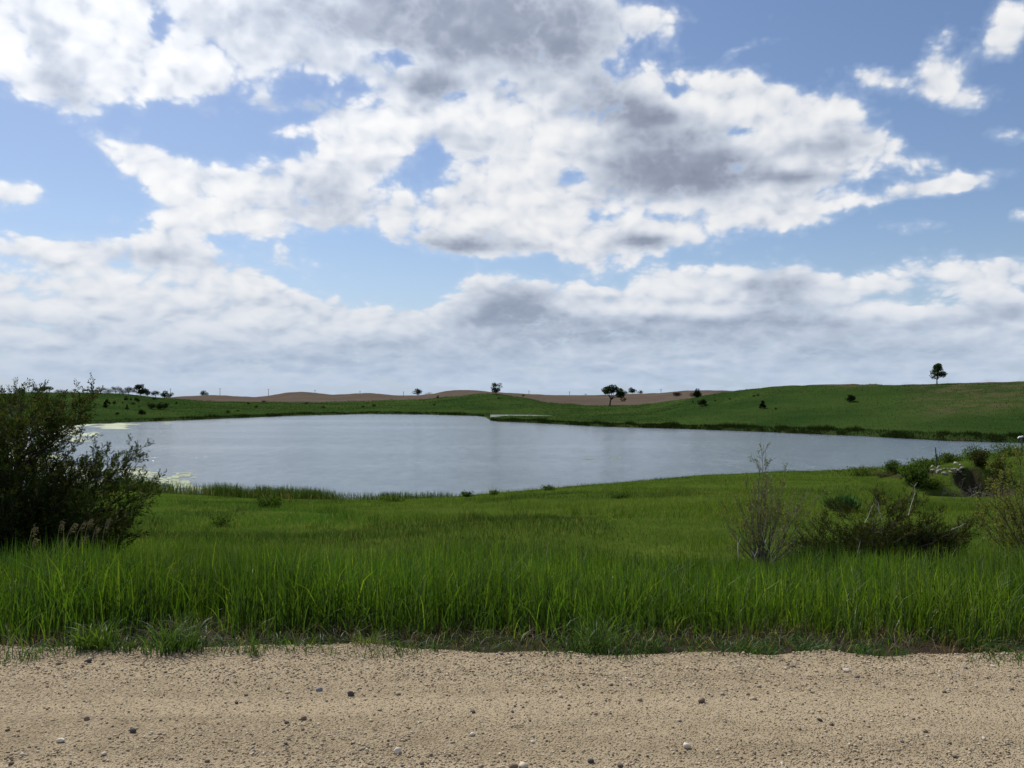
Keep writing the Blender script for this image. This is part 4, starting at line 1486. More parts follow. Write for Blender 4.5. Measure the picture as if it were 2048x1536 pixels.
def near_shrubs():
    r = np.random.default_rng(43)
    depth = 11.6
    b = np.array(at(1524, depth))
    key = [(1527, 888), (1519, 920), (1536, 930), (1500, 955), (1560, 945), (1480, 985), (1466, 1010), (1595, 975), (1612, 990), (1584, 1010), (1550, 960), (1512, 965), (1490, 1030), (1600, 1035), (1540, 985), (1570, 995), (1530, 950), (1505, 1000), (1470, 1050), (1618, 1055)]
    willow('bare_shrub', 'thin nearly bare dark-stemmed shrub with a tall twig against the water', b, local_tips(b, depth, [(1524 + (a_ - 1524) * (1.3 if c_ > 940 else 1), c_) for a_, c_ in key] + [(1524 + (a_ - 1524) * 1.2 + r.uniform(-12, 12), c_ + r.uniform(8, 60)) for a_, c_ in key], r, .45), r, 9000, [(.13, .145, .03), (.10, .125, .025), (.17, .165, .045)], (.024, .009), M_BARK_GREY, (5, 9))
    # pale dead stalks at its foot
    for i, (pts, lab) in enumerate((([(1546, 1132), (1540, 1108), (1528, 1085), (1522, 1062)], 'pale dead stalk leaning at the foot of the bare shrub, the longest one'),
                                    ([(1512, 1130), (1508, 1112), (1502, 1100)], 'short pale broken stalk at the foot of the bare shrub'),
                                    ([(1478, 1112), (1474, 1090), (1473, 1068)], 'slim pale dry stem standing apart in front of the bare shrub'))):
        y = depth - .5 - .1 * i
        P = [np.array((T_OF(a) * y, y, EYE + (HROW - c) / FPX * y)) for a, c in pts]
        zb = float(height(P[0][0], y)) - .03
        P[0][2] = min(P[0][2], zb)
        g = Geo()
        o = P[0].copy()
        g.tube([p - o for p in P], np.linspace(.006, .0025, len(P)), 5)
        g.tube([P[-2] - o, P[-2] - o + np.array([.03, .02, .05]), P[-2] - o + np.array([.05, .03, .10])], [.003, .0022, .0012], 4)
        put('dead_stalk', g.mesh('dead_stalk', [M_DEADWOOD]), None, o, label=lab, category='stalk', group='pale dead stalks by the bare shrub')
    depth = 11.0
    b = np.array(at(2075, depth))
    key = [(1985, 930), (1970, 965), (2005, 915), (2040, 905), (1962, 1000), (1960, 1035), (1995, 960), (2020, 940), (2055, 900), (2100, 905), (2150, 930), (1985, 1010), (2010, 1000), (1975, 1060), (2200, 980), (2180, 1030), (2000, 1045), (2035, 960), (2045, 1010), (2110, 960), (1990, 985), (2060, 940), (1950, 1015)]
    willow('willow_shrub', 'yellow-green leafy willow shrub cut by the edge of the view beside the bank', b, local_tips(b, depth, key, r, .5), r, 15000, [(.15, .17, .03), (.12, .15, .028), (.20, .20, .045), (.09, .115, .025)], (.024, .009), M_BARK, (8, 13))


near_cedar()
low_cedar()
near_shrubs()

# ------------------------------------------------------------------ trees and bushes across the lake
LEAF_DARK = ((.017, .030, .011), (.025, .041, .014), (.034, .050, .018))
LEAF_OLIVE = ((.026, .034, .012), (.036, .043, .016), (.032, .037, .018))
LEAF_GREY = ((.030, .034, .020), (.040, .042, .026), (.050, .048, .032))
LEAF_CEDAR = ((.008, .014, .006), (.012, .019, .008), (.016, .022, .009))


def tree_geo(H, Wd, style, r, cols, nleaf, leaf):
    """tree of height H and crown width Wd, base at the origin. Returns trunk and crown Geo"""
    W, F = Geo(), Geo()
    R = Wd / 2
    cl = []
    if style == 'round':
        t0, nc = .16, 20
        for _ in range(nc):
            d = norm(r.normal(size=3))
            q = r.uniform(.35, .86) ** .7
            cl.append((d[0] * R * q, d[1] * R * q, H * (.56 + .40 * d[2] * q), R * r.uniform(.22, .36)))
    elif style == 'cone':
        t0, nc = .08, 20
        for _ in range(nc):
            u = r.uniform(0, 1) ** 1.2
            a = r.uniform(0, 6.28)
            q = R * (1 - u) ** .75 * r.uniform(.3, .85)
            cl.append((q * math.cos(a), q * math.sin(a), H * (.10 + .84 * u), R * (.36 - .22 * u)))
    elif style == 'mound':
        t0, nc = .08, 18
        for _ in range(nc):
            d = norm(r.normal(size=3))
            q = r.uniform(.3, .8)
            cl.append((d[0] * R * q, d[1] * R * q, H * (.12 + .70 * abs(d[2]) * q), R * r.uniform(.22, .36)))
    elif style == 'umbrella':
        t0, nc = .5, 16
        for _ in range(nc):
            a, q = r.uniform(0, 6.28), R * r.uniform(.1, .82) ** .6
            cl.append((q * math.cos(a) + .1 * R, q * math.sin(a), H * (.84 - .22 * (q / R) ** 2 + r.uniform(-.05, .07)), R * r.uniform(.18, .30)))
    elif style == 'fan':
        t0, nc = .22, 26
        for _ in range(nc):
            a, q = r.uniform(0, 6.28), R * r.uniform(.1, .95) ** .6
            cl.append((q * math.cos(a), q * math.sin(a), H * (.97 - .30 * (q / R) ** 2 - r.uniform(0, .48)), R * r.uniform(.12, .22)))
    elif style == 'lone':
        t0, nc = .25, 40
        for _ in range(nc):
            u = r.uniform()
            a = r.uniform(0, 6.28)
            prof = np.interp(u, [0, .15, .5, .8, 1], [.8, 1.0, .72, .42, .10])
            q = R * prof * r.uniform(.25, .95) ** .6
            cl.append((q * math.cos(a) + .1 * R, q * math.sin(a), H * (.30 + .68 * u), R * r.uniform(.18, .32)))
    elif style == 'lean':
        t0, nc = .34, 30
        for _ in range(nc):
            u = r.uniform()
            a = r.uniform(0, 6.28)
            q = R * r.uniform(.1, .92) ** .6
            x = q * math.cos(a)
            zz = .72 + .24 * math.sqrt(max(0, 1 - (x / R) ** 2)) - r.uniform(0, .30) - .24 * max(0, x / R)
            cl.append((x + R * .42, q * math.sin(a), H * zz, R * r.uniform(.14, .26)))
    cl = np.array(cl)
    zt = (cl[:, 2] + cl[:, 3] * .8).max()
    cl[:, 2] *= H * .97 / zt
    xr = (np.abs(cl[:, 0] - cl[:, 0].mean()) + cl[:, 3]).max()
    cl[:, :2] = cl[:, :2].mean(0) + (cl[:, :2] - cl[:, :2].mean(0)) * min(1.4, R / xr)
    tw = {'round': .035, 'lone': .028, 'lean': .04, 'umbrella': .035, 'fan': .035}.get(style, .03)
    top = np.array([0, 0, H * t0])
    lean = np.array([R * .12, 0, 0]) if style in ('lean', 'umbrella') else np.zeros(3)
    W.tube([(0, 0, -.03 * H), lean * .5 + top * .5, lean + top], [H * tw * 1.25, H * tw * .9, H * tw * .75], 7)
    for c in cl[r.choice(len(cl), min(len(cl), 22 if style == 'fan' else 12), replace=False)]:
        p = c[:3]
        s = lean + top * r.uniform(.75, 1.0)
        W.tube(bez(s, s * .55 + p * .45 + np.array([0, 0, H * .05]), p, 5), np.linspace(H * tw * .45, H * .004, 5), 5)
        if style == 'fan':
            for _ in range(5):
                e = p + norm(r.normal(size=3) + np.array([p[0], p[1], H * .4]) / H) * R * .28
                W.tube([p * .8 + s * .2, (p * .7 + e * .3), e], [H * .008, H * .006, H * .003], 4)
    k = r.choice(len(cl), nleaf, p=cl[:, 3] ** 2 / (cl[:, 3] ** 2).sum())
    d = norm(r.normal(size=(nleaf, 3)))
    b = cl[k, :3] + d * (cl[k, 3] * r.uniform(.2, 1, nleaf) ** .5)[:, None] * np.array([1.15, 1.15, .85])
    b[:, 2] = np.maximum(b[:, 2], .02 * H)
    c = np.array(cols)[r.choice(len(cols), nleaf)] * (.75 + .5 * _hash(k, k * 3, 5))[:, None]
    F.leaves(b, norm(d + r.normal(size=(nleaf, 3)) * .6), leaf * H * r.uniform(.6, 1.4, nleaf), leaf * H * .62 * r.uniform(.6, 1.4, nleaf), c, r=r)
    return W, F


def tree(name, label, category, px, top_row, w_px, style, cols=LEAF_DARK, depth=None, base_row=None, nleaf=650, leaf=.095, group=None, seed=0, bark=None, dens=2.2):
    r = np.random.default_rng(1000 + seed + int(px))
    b = at(px, depth) if depth is not None else hit(px, base_row, ymin=84)
    Y = b[1]
    H = max(.5, EYE + (HROW - top_row) / FPX * Y - b[2])
    W, F = tree_geo(H, w_px * mpp(Y), style, r, cols, int(nleaf * dens), leaf)
    t = thing(name, label, category, b, group)
    put('trunk', W.mesh('trunk', [bark or M_BARK]), t)
    put('crown', F.mesh('crown', [M_TREE]), t)
    return t


def left_crest(px):
    return float(green_dep(px)) * .985


ORD = ('first', 'second', 'third', 'fourth', 'fifth', 'sixth', 'seventh', 'eighth', 'ninth', 'tenth', 'eleventh', 'twelfth', 'thirteenth')
GL = 'trees along the far hill crest'
tree('round_tree', 'round olive tree on the hill crest just above the near cedar bush', 'tree', 40, 775, 26, 'mound', LEAF_OLIVE, left_crest(40), group=GL)
tree('round_tree', 'dark leafy tree on the crest, joined to a flat-topped tree', 'tree', 76, 773, 26, 'round', LEAF_DARK, left_crest(76), group=GL, nleaf=800)
tree('flat_topped_tree', 'flat-topped dark tree with sky under its crown on the crest', 'tree', 92, 772, 26, 'umbrella', LEAF_DARK, left_crest(92), group=GL)
tree('low_tree', 'low olive dome of a tree on the crest, wider than tall', 'tree', 120, 778, 26, 'mound', LEAF_OLIVE, left_crest(120), group=GL)
tree('small_tree', 'tiny grey-green tree alone on the crest', 'tree', 149, 777.5, 10, 'round', LEAF_GREY, left_crest(149), group=GL, nleaf=300)
tree('windswept_tree', 'small dark windswept flat-crowned tree on the crest beside bare trees', 'tree', 174, 777.5, 18, 'umbrella', LEAF_DARK, left_crest(174), group=GL, nleaf=400)
tree('bare_tree', 'low nearly leafless tree beside the windswept one on the crest', 'tree', 186, 779, 16, 'fan', LEAF_GREY, left_crest(186), group=GL, nleaf=140, bark=M_BARK_GREY)
tree('bare_tree', 'bare fan-shaped tree with a clear vase outline on the crest', 'tree', 201, 773, 24, 'fan', LEAF_GREY, left_crest(201), group=GL, nleaf=170, bark=M_BARK_GREY)
tree('bare_tree', 'wide thinly leaved grey tree on the crest, first of a joined pair', 'tree', 231, 772.5, 32, 'fan', LEAF_GREY, left_crest(231), group=GL, nleaf=320, bark=M_BARK_GREY)
tree('bare_tree', 'thinly leaved grey tree on the crest touching the tall dark tree', 'tree', 257, 773, 27, 'fan', LEAF_GREY, left_crest(257), group=GL, nleaf=300, bark=M_BARK_GREY)
tree('tall_tree', 'tallest dark leafy tree of the row on the far crest', 'tree', 281, 768.5, 24, 'round', LEAF_DARK, left_crest(281), group=GL, nleaf=800)
tree('round_tree', 'small dark round tree just past the tallest tree of the row', 'tree', 311, 781, 17, 'round', LEAF_DARK, left_crest(311), group=GL, nleaf=450)
tree('round_tree', 'dark tree at the lower end of the row where the brown field begins', 'tree', 333, 781, 25, 'round', LEAF_DARK, left_crest(325), group=GL, nleaf=600)
tree('low_tree', 'low dark scrub on the crest between the olive dome and the tiny tree', 'tree', 136, 780, 20, 'mound', LEAF_DARK, left_crest(136), group=GL, nleaf=450)
tree('low_tree', 'dark low scrub under the bare fan-shaped tree on the crest', 'tree', 214, 780, 22, 'mound', LEAF_DARK, left_crest(214), group=GL, nleaf=450)
tree('low_tree', 'dark undergrowth between the two joined grey trees on the crest', 'tree', 245, 779, 24, 'mound', LEAF_DARK, left_crest(245), group=GL, nleaf=500)
tree('low_tree', 'low dark bush at the foot of the tallest tree of the row', 'tree', 294, 777, 16, 'mound', LEAF_DARK, left_crest(294), group=GL, nleaf=450)
GF = 'trees on the brown field skyline'
bd = lambda px: float(brown_dep(px)) * .985
tree('dome_tree', 'lone dark dome-shaped tree on the brown field skyline', 'tree', 407, 780, 20, 'mound', LEAF_DARK, bd(407), group=GF)
tree('round_tree', 'dark tree with a gap in its crown between two brown hills', 'tree', 835, 777, 22, 'round', LEAF_DARK, bd(835), group=GF)
tree('low_tree', 'low dark thicket beside the dark tree between the brown hills', 'tree', 858, 784, 19, 'mound', LEAF_DARK, bd(858), group=GF, nleaf=420)
tree('round_tree', 'round leafy tree on top of the green knoll by the brown hills', 'tree', 992, 764.5, 26, 'round', LEAF_OLIVE, float(green_dep(992)) * .985, nleaf=1000, leaf=.06)
tree('round_tree', 'dark tree on the skyline partly behind the leaning tree', 'tree', 1211, 774, 17, 'round', LEAF_DARK, bd(1211), group=GF)
tree('small_tree', 'yellow-green small tree showing beside the leaning tree on the skyline', 'tree', 1251, 780, 14, 'mound', ((.075, .085, .025), (.06, .072, .022)), bd(1251), group=GF, nleaf=350)
tree('round_tree', 'round dark green tree on the skyline past the leaning tree', 'tree', 1264, 775, 17, 'round', LEAF_DARK, bd(1264), group=GF)
tree('low_tree', 'low pair-crowned green tree next to the round one on the skyline', 'tree', 1281, 779, 17, 'mound', LEAF_OLIVE, bd(1281), group=GF, nleaf=420)
tree('low_tree', 'tiny dark bump of a tree far off on the flat field skyline', 'tree', 1171, 786.5, 8, 'mound', LEAF_DARK, bd(1171), group=GF, nleaf=160)
tree('leaning_tree', 'leaning oak with a one-sided dark crown at the foot of the field', 'tree', 1219, 769, 44, 'lean', ((.014, .027, .010), (.020, .036, .012), (.030, .046, .016)), base_row=812, nleaf=1700, leaf=.05)
tree('lone_tree', 'lone small tree with an open crown standing on the bare hilltop', 'tree', 1874, 726, 32, 'lone', ((.040, .062, .022), (.052, .074, .027), (.030, .050, .018)), float(green_dep(1874)) * .99, nleaf=1300, leaf=.055)

GC = 'dark cedars on the slope across the lake'
GR = 'dark bushes on the big grassy hill'
tree('hill_bush', 'brownish twiggy bush at the edge of the brown field', 'bush', 1354, 782, 20, 'mound', LEAF_GREY, base_row=793, nleaf=700, seed=1)
tree('hill_bush', 'dark bushy cedar on the hill shoulder against the brown field', 'bush', 1394, 776, 27, 'mound', LEAF_CEDAR, base_row=794.5, nleaf=900, group=GR)
tree('hill_bush', 'round dark cedar below the hill shoulder bush', 'bush', 1404, 797, 20, 'mound', LEAF_CEDAR, base_row=812, nleaf=800, group=GR)
tree('hill_bush', 'upright pointed dark cedar half way up the big hill', 'bush', 1525, 801, 15, 'cone', LEAF_CEDAR, base_row=818, nleaf=700, group=GR)
tree('hill_bush', 'solitary round dark bush high on the middle of the big hill', 'bush', 1702, 788, 22, 'mound', LEAF_CEDAR, base_row=804, nleaf=900, group=GR)
for i, (px, a, b, w) in enumerate(((1459, 795, 800, 5), (1508, 789, 794, 7), (1516, 786, 792, 8), (1386, 801, 805, 5), (1430, 799, 803, 5), (1551, 816, 820, 6))):
    tree('hill_bush', f'tiny dark bush on the big grassy hill, {ORD[(2, 3, 4, 0, 1, 5)[i]]} counting from the leaning tree', 'bush', px, a, w, 'mound', LEAF_CEDAR, base_row=b, nleaf=160, leaf=.12, group=GR)
tree('grey_bush', 'large soft grey-green bush on the slope behind the near cedar', 'bush', 117, 797, 22, 'mound', ((.030, .042, .024), (.040, .052, .030)), base_row=815, nleaf=900)
tree('hill_bush', 'wide dark thicket on the slope, first of three side by side', 'bush', 303, 804, 22, 'mound', LEAF_DARK, base_row=818, nleaf=800, group=GC)
tree('hill_bush', 'middle one of three dark thickets side by side on the slope', 'bush', 321, 803, 18, 'mound', LEAF_DARK, base_row=818, nleaf=700, group=GC)
tree('hill_bush', 'last of three dark thickets side by side, nearest the brown field', 'bush', 332, 805, 14, 'mound', LEAF_DARK, base_row=818, nleaf=600, group=GC)
tree('hill_bush', 'broad low dark cedar close to the far waterline below the thickets', 'bush', 283, 817, 18, 'mound', LEAF_CEDAR, base_row=829, nleaf=700, group=GC)
tree('hill_bush', 'small square-looking dark cedar low on the slope near the algae', 'bush', 235, 823, 10, 'mound', LEAF_CEDAR, base_row=830, nleaf=420, group=GC)
tree('hill_bush', 'pointed dark cedar, lowest of a tight cluster on the slope', 'bush', 211, 802, 11, 'cone', LEAF_CEDAR, base_row=815, nleaf=500, group=GC)
for i, (px, a, b, w, st) in enumerate(((214, 795, 806, 8, 'cone'), (219, 802, 809, 7, 'mound'), (229, 800, 809, 10, 'mound'), (253, 791, 801, 10, 'mound'), (262, 795, 801, 6, 'cone'), (274, 791, 804, 11, 'cone'), (254, 809, 819, 8, 'cone'), (266, 803, 810, 10, 'mound'), (246, 803, 807, 4, 'mound'),
                                       (279, 811, 815, 7, 'mound'), (309, 792, 800, 16, 'mound'), (353, 803, 809, 6, 'mound'), (187, 795, 799, 6, 'mound'))):
    tree('hill_bush', f'small dark cedar on the slope below the crest trees, {ORD[(1, 2, 3, 5, 7, 9, 6, 8, 4, 10, 11, 12, 0)[i]]} counting from the near cedar', 'bush', px, a, w, st, LEAF_CEDAR, base_row=b, nleaf=260, leaf=.10, group=GC)
for i, (px, a, b, w) in enumerate(((456, 819, 827, 10), (475, 818, 823, 9), (497, 803, 809, 7), (512, 810, 816, 9), (528, 799, 806, 11), (614, 803, 808, 8), (647, 810, 816.5, 9), (726, 810, 815.5, 8), (749, 807, 814, 10), (868, 806, 811, 7), (876, 790, 796.5, 6), (998, 793, 798, 8), (1047, 788, 794, 8))):
    tree('hill_bush', f'small dark cedar on the low pasture before the brown hills, {ORD[i]} counting towards the knoll', 'bush', px, a, w, 'mound', LEAF_CEDAR, base_row=b, nleaf=260, leaf=.10, group='small cedars on the low pasture')

# ------------------------------------------------------------------ utility poles beyond the fields
M_POLE = plain('weathered_pole', (.10, .09, .08), (.17, .15, .13), 8)
for px, top, lab in ((341, 777, 'thin utility pole above the end of the crest tree row'), (440, 776.5, 'thin utility pole past the lone dome-shaped tree'), (537, 778, 'tall thin utility pole at the foot of the first brown hill'), (630, 780, 'thin utility pole behind the falling side of the first brown hill'),
                     (720, 781, 'thin utility pole rising from the top of the second brown hill'), (807, 783, 'thin utility pole in the dip before the dark tree'), (1058, 781, 'thin utility pole past the round tree on the knoll'), (1139, 783, 'thin utility pole over the flat field before the leaning tree'),
                     (1322, 778, 'thin utility pole between the skyline trees and the twiggy bush')):
    dep = float(brown_dep(px)) + 210
    b = at(px, dep)
    H = EYE + (HROW - top) / FPX * dep - b[2]
    t = thing('utility_pole', lab, 'pole', b, 'utility poles along the far skyline')
    g = Geo()
    g.tube([(0, 0, -.5), (0, 0, H * .5), (0, 0, H)], [.24, .21, .17], 7)
    put('pole', g.mesh('pole', [M_POLE]), t)
    g = Geo()
    g.tube([(-1.1, 0, H - .5), (0, 0, H - .48), (1.1, 0, H - .5)], [.08, .09, .08], 4)
    put('crossarm', g.mesh('crossarm', [M_POLE]), t)


# ------------------------------------------------------------------ weeds and shrubs on the near side of the lake
def shrub(name, label, px, base_row, top_row, w_px, cols, n=500, leaf=(.09, .04), depth=None, ymin=9, style='dome', category='shrub', group=None, seed=0, mat_=None, stems=9):
    r = np.random.default_rng(2000 + seed + int(px))
    b = at(px, depth) if depth else hit(px, base_row, ymin=ymin)
    Y = b[1]
    H, R = (base_row - top_row) * mpp(Y), w_px * mpp(Y) / 2
    if name in ('weed_clump', 'shore_shrub'):
        H, R = H * .78, R * 1.2
    W, F = Geo(), Geo()
    tips = []
    for _ in range(stems):
        a, q = r.uniform(0, 6.28), R * r.uniform(.1, .9)
        p = np.array([q * math.cos(a), q * math.sin(a) * .8, H * r.uniform(.6, 1.0) * (1 - .35 * (q / R) ** 2)])
        tips.append(p)
        W.tube(bez(np.array([p[0] * .15, p[1] * .15, -.03]), p * np.array([.4, .4, .6]), p, 5), np.linspace(.012, .003, 5) * max(.6, H), 4)
    tips = np.array(tips)
    k = r.integers(0, len(tips), n)
    u = r.uniform(.02, 1.05, n)
    bb = tips[k] * np.stack([u ** .25, u ** .25, u], 1) + r.normal(0, 1, (n, 3)) * np.array([R * .16, R * .14, H * .07])
    bb[:, 2] = np.maximum(bb[:, 2], .01)
    c = np.array(cols)[r.integers(0, len(cols), n)] * r.uniform(.7, 1.25, (n, 1))
    d = np.array([0, 0, .8]) + r.normal(size=(n, 3)) * (.35 if style == 'grassy' else .9)
    F.leaves(bb, d, leaf[0] * r.uniform(.6, 1.5, n), leaf[1] * r.uniform(.7, 1.3, n), c, r=r)
    t = thing(name, label, category, b, group)
    put('stem', W.mesh('stem', [M_BARK]), t)
    put('foliage', F.mesh('foliage', [mat_ or M_MEADOW]), t)
    return t


SG = ((.044, .082, .015), (.062, .106, .019), (.036, .066, .013))
SY = ((.060, .100, .018), (.085, .125, .024), (.048, .082, .016))
SB = ((.026, .070, .024), (.036, .088, .032), (.046, .098, .034))
GS = 'shrubby clumps along the near shore'
shrub('shore_shrub', 'dark leafy clump standing in the reed band by the water', 545, 1015, 985, 70, SG, 800, (.11, .05), group=GS)
shrub('shore_shrub', 'low leafy clump at the water where the reeds thin out', 790, 1003, 989, 55, SY, 500, (.09, .04), group=GS)
shrub('shore_shrub', 'rounded green clump poking above the grass edge against the water', 935, 994, 980, 28, SG, 420, (.08, .035), group=GS)
shrub('shore_shrub', 'small pale green clump next to the rounded one at the grass edge', 986, 990, 978, 26, SY, 380, (.08, .035), group=GS)
shrub('shore_shrub', 'wide low dark clump at the grass edge below open water', 1096, 981, 969, 38, SG, 500, (.08, .035), group=GS)
shrub('weed_clump', 'dark weed clump in the middle of the meadow slope', 1236, 997, 980, 44, SG, 450, (.07, .03), category='weeds')
shrub('weed_clump', 'blue-green patch of tall leafy stems in the meadow behind the low cedar', 1693, 1022, 994, 74, SB, 900, (.16, .03), style='grassy', category='weeds')
shrub('weed_clump', 'dark broad-leaved weeds in the meadow near the reeds', 440, 1052, 1028, 60, SG, 450, (.06, .03), category='weeds')
shrub('weed_clump', 'pale leafy weeds at the foot of the large cedar bush', 282, 1128, 1052, 80, SY, 900, (.05, .022), depth=9.6, category='weeds')
shrub('shore_shrub', 'long green weedy shrub at the shore before the dark shrub', 1715, 952, 930, 90, SY, 900, (.12, .05), group=GS, ymin=20)
shrub('shore_shrub', 'grey-brown dry weeds between the two shore shrubs', 1765, 955, 935, 50, ((.10, .085, .055), (.075, .070, .040), (.06, .072, .03)), 500, (.12, .03), group=GS, ymin=20)
shrub('bank_shrub', 'big dark green shrub beside the pale rocks on the bank', 1832, 966, 924, 84, SG, 1900, (.13, .06), ymin=20)
shrub('bank_shrub', 'small upright dark shrub on the lake side of the big dark green shrub', 1790, 948, 922, 44, SG, 800, (.12, .055), ymin=20)
shrub('bank_shrub', 'bright green shrub on the bank top behind the thin post', 1893, 930, 912, 60, SY, 800, (.11, .05), depth=46.5)
shrub('bank_shrub', 'tall yellow-green weeds breaking the bank skyline over the hollow', 1948, 930, 902, 70, SY, 800, (.13, .045), depth=46.0)
shrub('bank_shrub', 'dark bush overhanging the scoured hollow', 1962, 958, 922, 52, ((.030, .036, .014), (.045, .050, .018)), 1300, (.11, .05), depth=43.6)

shrub('bank_shrub', 'low spreading green growth at the foot of the big dark green shrub', 1850, 975, 955, 80, SY, 900, (.11, .045), ymin=20)
shrub('bank_shrub', 'light green low growth between the small upright shrub and the thin post', 1852, 938, 920, 70, SY, 900, (.12, .05), depth=46.0)
shrub('bank_shrub', 'rank green weeds along the near lip of the bank below the capped pole', 2020, 930, 902, 90, SY, 1100, (.12, .04), depth=45.5)
shrub('bank_shrub', 'tangled olive growth over the side of the hollow nearest the willow shrub', 1995, 985, 935, 60, ((.060, .075, .020), (.080, .095, .026)), 1100, (.10, .045), depth=42.5)
# ------------------------------------------------------------------ the bank: rocks, posts, debris
M_LIME = plain('pale_rock', (.12, .108, .09), (.25, .225, .19), 8, b=.6)
M_WHITE = plain('white_rock', (.36, .34, .30), (.52, .50, .45), 8, b=.4)
M_BLACK = plain('black_plastic', (.010, .010, .010), (.020, .020, .020), 10, .5, .4)
M_CAP = plain('white_paint', (.72, .72, .70), (.82, .82, .80), 20, .5)
M_STEEL = plain('dark_steel', (.040, .042, .045), (.075, .075, .078), 20, .55)


def bank_things():
    r = np.random.default_rng(61)
    shapes = [rock_mesh('rock', 500 + i, M_LIME, 1, .6) for i in range(6)]
    for i in range(48):
        px = r.uniform(1862, 1930)
        row = 934 + (px - 1862) / 74 * 9 + r.uniform(0, 14)
        b = hit(px, row, ymin=30)
        s = (2.5 + 8.5 * r.uniform() ** 2) * mpp(b[1]) * (1.3 if i % 7 == 0 else 1)
        o = put('rock', shapes[i % 6], None, (b[0], b[1], b[2] + s * .12), label='pale grey broken rock in the spill on the bank beside the thin post', category='rock', group='pale rocks spilled on the bank')
        o.scale = (s * 1.1, s, s)
        o.rotation_euler = (r.uniform(-.4, .4), r.uniform(-.4, .4), r.uniform(0, 6.28))
    for px, row, w, lab in ((1877, 935, 7, 'bright white rock at the upper end of the rock spill'), (1911, 929, 9, 'white rock set apart in grass above the rock spill'), (1919, 932, 5, 'small white rock just beside the white rock in the grass')):
        b = hit(px, row, ymin=30)
        s = w * mpp(b[1])
        o = put('rock', rock_mesh('rock', 600 + w, M_WHITE, 1, .7), None, (b[0], b[1], b[2] + s * .2), label=lab, category='rock')
        o.scale = (s, s, s)
    # black curved sheet of pipe
    b = hit(1832, 967, ymin=30)
    k, m = 10, 7
    th = np.linspace(-.2, 2.3, k)
    V, s = [], mpp(b[1])
    for side in (1.0, .86):
        for j in range(m):
            for a in range(k):
                V.append((12 * s * side * math.cos(th[a]), (j / (m - 1) - .5) * 30 * s + 1.5 * s * math.sin(a), 15 * s * side * math.sin(th[a])))
    V = np.array(V)
    f = []
    for L in range(2):
        for j in range(m - 1):
            for a in range(k - 1):
                q = [L * m * k + j * k + a, L * m * k + j * k + a + 1, L * m * k + (j + 1) * k + a + 1, L * m * k + (j + 1) * k + a]
                f.append(q if L == 0 else q[::-1])
    for a in range(k - 1):
        for j, fl in ((0, 0), (m - 1, 1)):
            q = [j * k + a, j * k + a + 1, m * k + j * k + a + 1, m * k + j * k + a]
            f.append(q[::-1] if not fl else q)
    for j in range(m - 1):
        for a, fl in ((0, 1), (k - 1, 0)):
            q = [j * k + a, (j + 1) * k + a, m * k + (j + 1) * k + a, m * k + j * k + a]
            f.append(q)
    o = put('pipe_shell', mesh_np('pipe_shell', V, [np.array(f)], [M_BLACK]), None, (b[0], b[1], b[2] - .06), label='black curved shell of broken pipe lying below the dark green shrub', category='pipe')
    o.rotation_euler = (0, .25, 1.25)
    # thin post
    dep = hit(1870, 934, ymin=30)[1]
    b = at(1871, dep)
    H = EYE + (HROW - 895) / FPX * dep - b[2]
    t = thing('thin_post', 'thin dark steel post standing beside the pale rocks on the bank', 'post', b)
    g = Geo()
    g.tube([(0, 0, -.2), (.02, 0, H * .45), (-.03, 0, H)], [.03, .03, .026], 6)
    put('shaft', g.mesh('shaft', [M_STEEL]), t)
    g = Geo()
    g.tube([(.07, 0, H * .30), (.065, 0, H * .50), (.05, 0, H * .60)], [.02, .022, .012], 5)
    put('brace', g.mesh('brace', [M_STEEL]), t)
    # white capped pole
    b = at(2042, 47.0)
    s = mpp(47.0)
    H = EYE + (HROW - 876) / FPX * 47 - b[2]
    t = thing('capped_pole', 'dark pole with a small white cap on top, at the edge of the view', 'pole', b)
    g = Geo()
    g.tube([(0, 0, -.2), (.01, 0, H * .5), (.02, 0, H)], [.055, .05, .05], 8)
    put('shaft', g.mesh('shaft', [M_STEEL]), t)
    g = Geo()
    g.tube([(-.20, 0, H - .02), (-.12, 0, H + .05), (0, 0, H + .06), (.10, 0, H + .10)], [.03, .05, .055, .03], 7)
    g.tube([(.06, 0, H + .06), (.09, 0, H + .12)], [.045, .02], 6)
    put('cap', g.mesh('cap', [M_CAP]), t)
    # brush pile in the hollow
    b = at(1975, 40.6)
    g = Geo()
    for i in range(70):
        p = np.array([r.normal(0, .5), r.normal(0, .3), r.uniform(.0, .5)])
        d = norm(np.array([r.normal(), r.normal(0, .5), r.uniform(.1, .9)]))
        l = r.uniform(.3, .9)
        g.tube([p - d * l * .5, p + r.normal(0, .03, 3), p + d * l * .5], [.016, .013, .006], 4)
    put('brush_pile', g.mesh('brush_pile', [M_BARK_GREY]), None, b, label='tangle of grey-brown dead brush in the mouth of the hollow', category='brush')
    for i, px in enumerate((1886, 1896, 1907, 1921, 1929, 1941, 1951, 1958)):
        dep = r.uniform(37.6, 38.6)
        b = at(px, dep)
        g = Geo()
        h = r.uniform(.5, .95)
        g.tube([(0, 0, -.05), (r.normal(0, .05), 0, h * .5), (r.normal(0, .14), 0, h)], [.014, .012, .008], 4)
        for _ in range(4):
            z = h * r.uniform(.5, 1)
            g.tube([(0, 0, z - .1), (r.normal(0, .08), r.normal(0, .08), z), (r.normal(0, .14), r.normal(0, .1), z + .12)], [.008, .007, .004], 3)
        put('dry_stalk', g.mesh('dry_stalk', [M_BARK_GREY]), None, b, label=f'dry grey weed stalk before the dark hollow, {ORD[i]} from the pale rocks', category='stalk', group='dry stalks before the hollow')


bank_things()


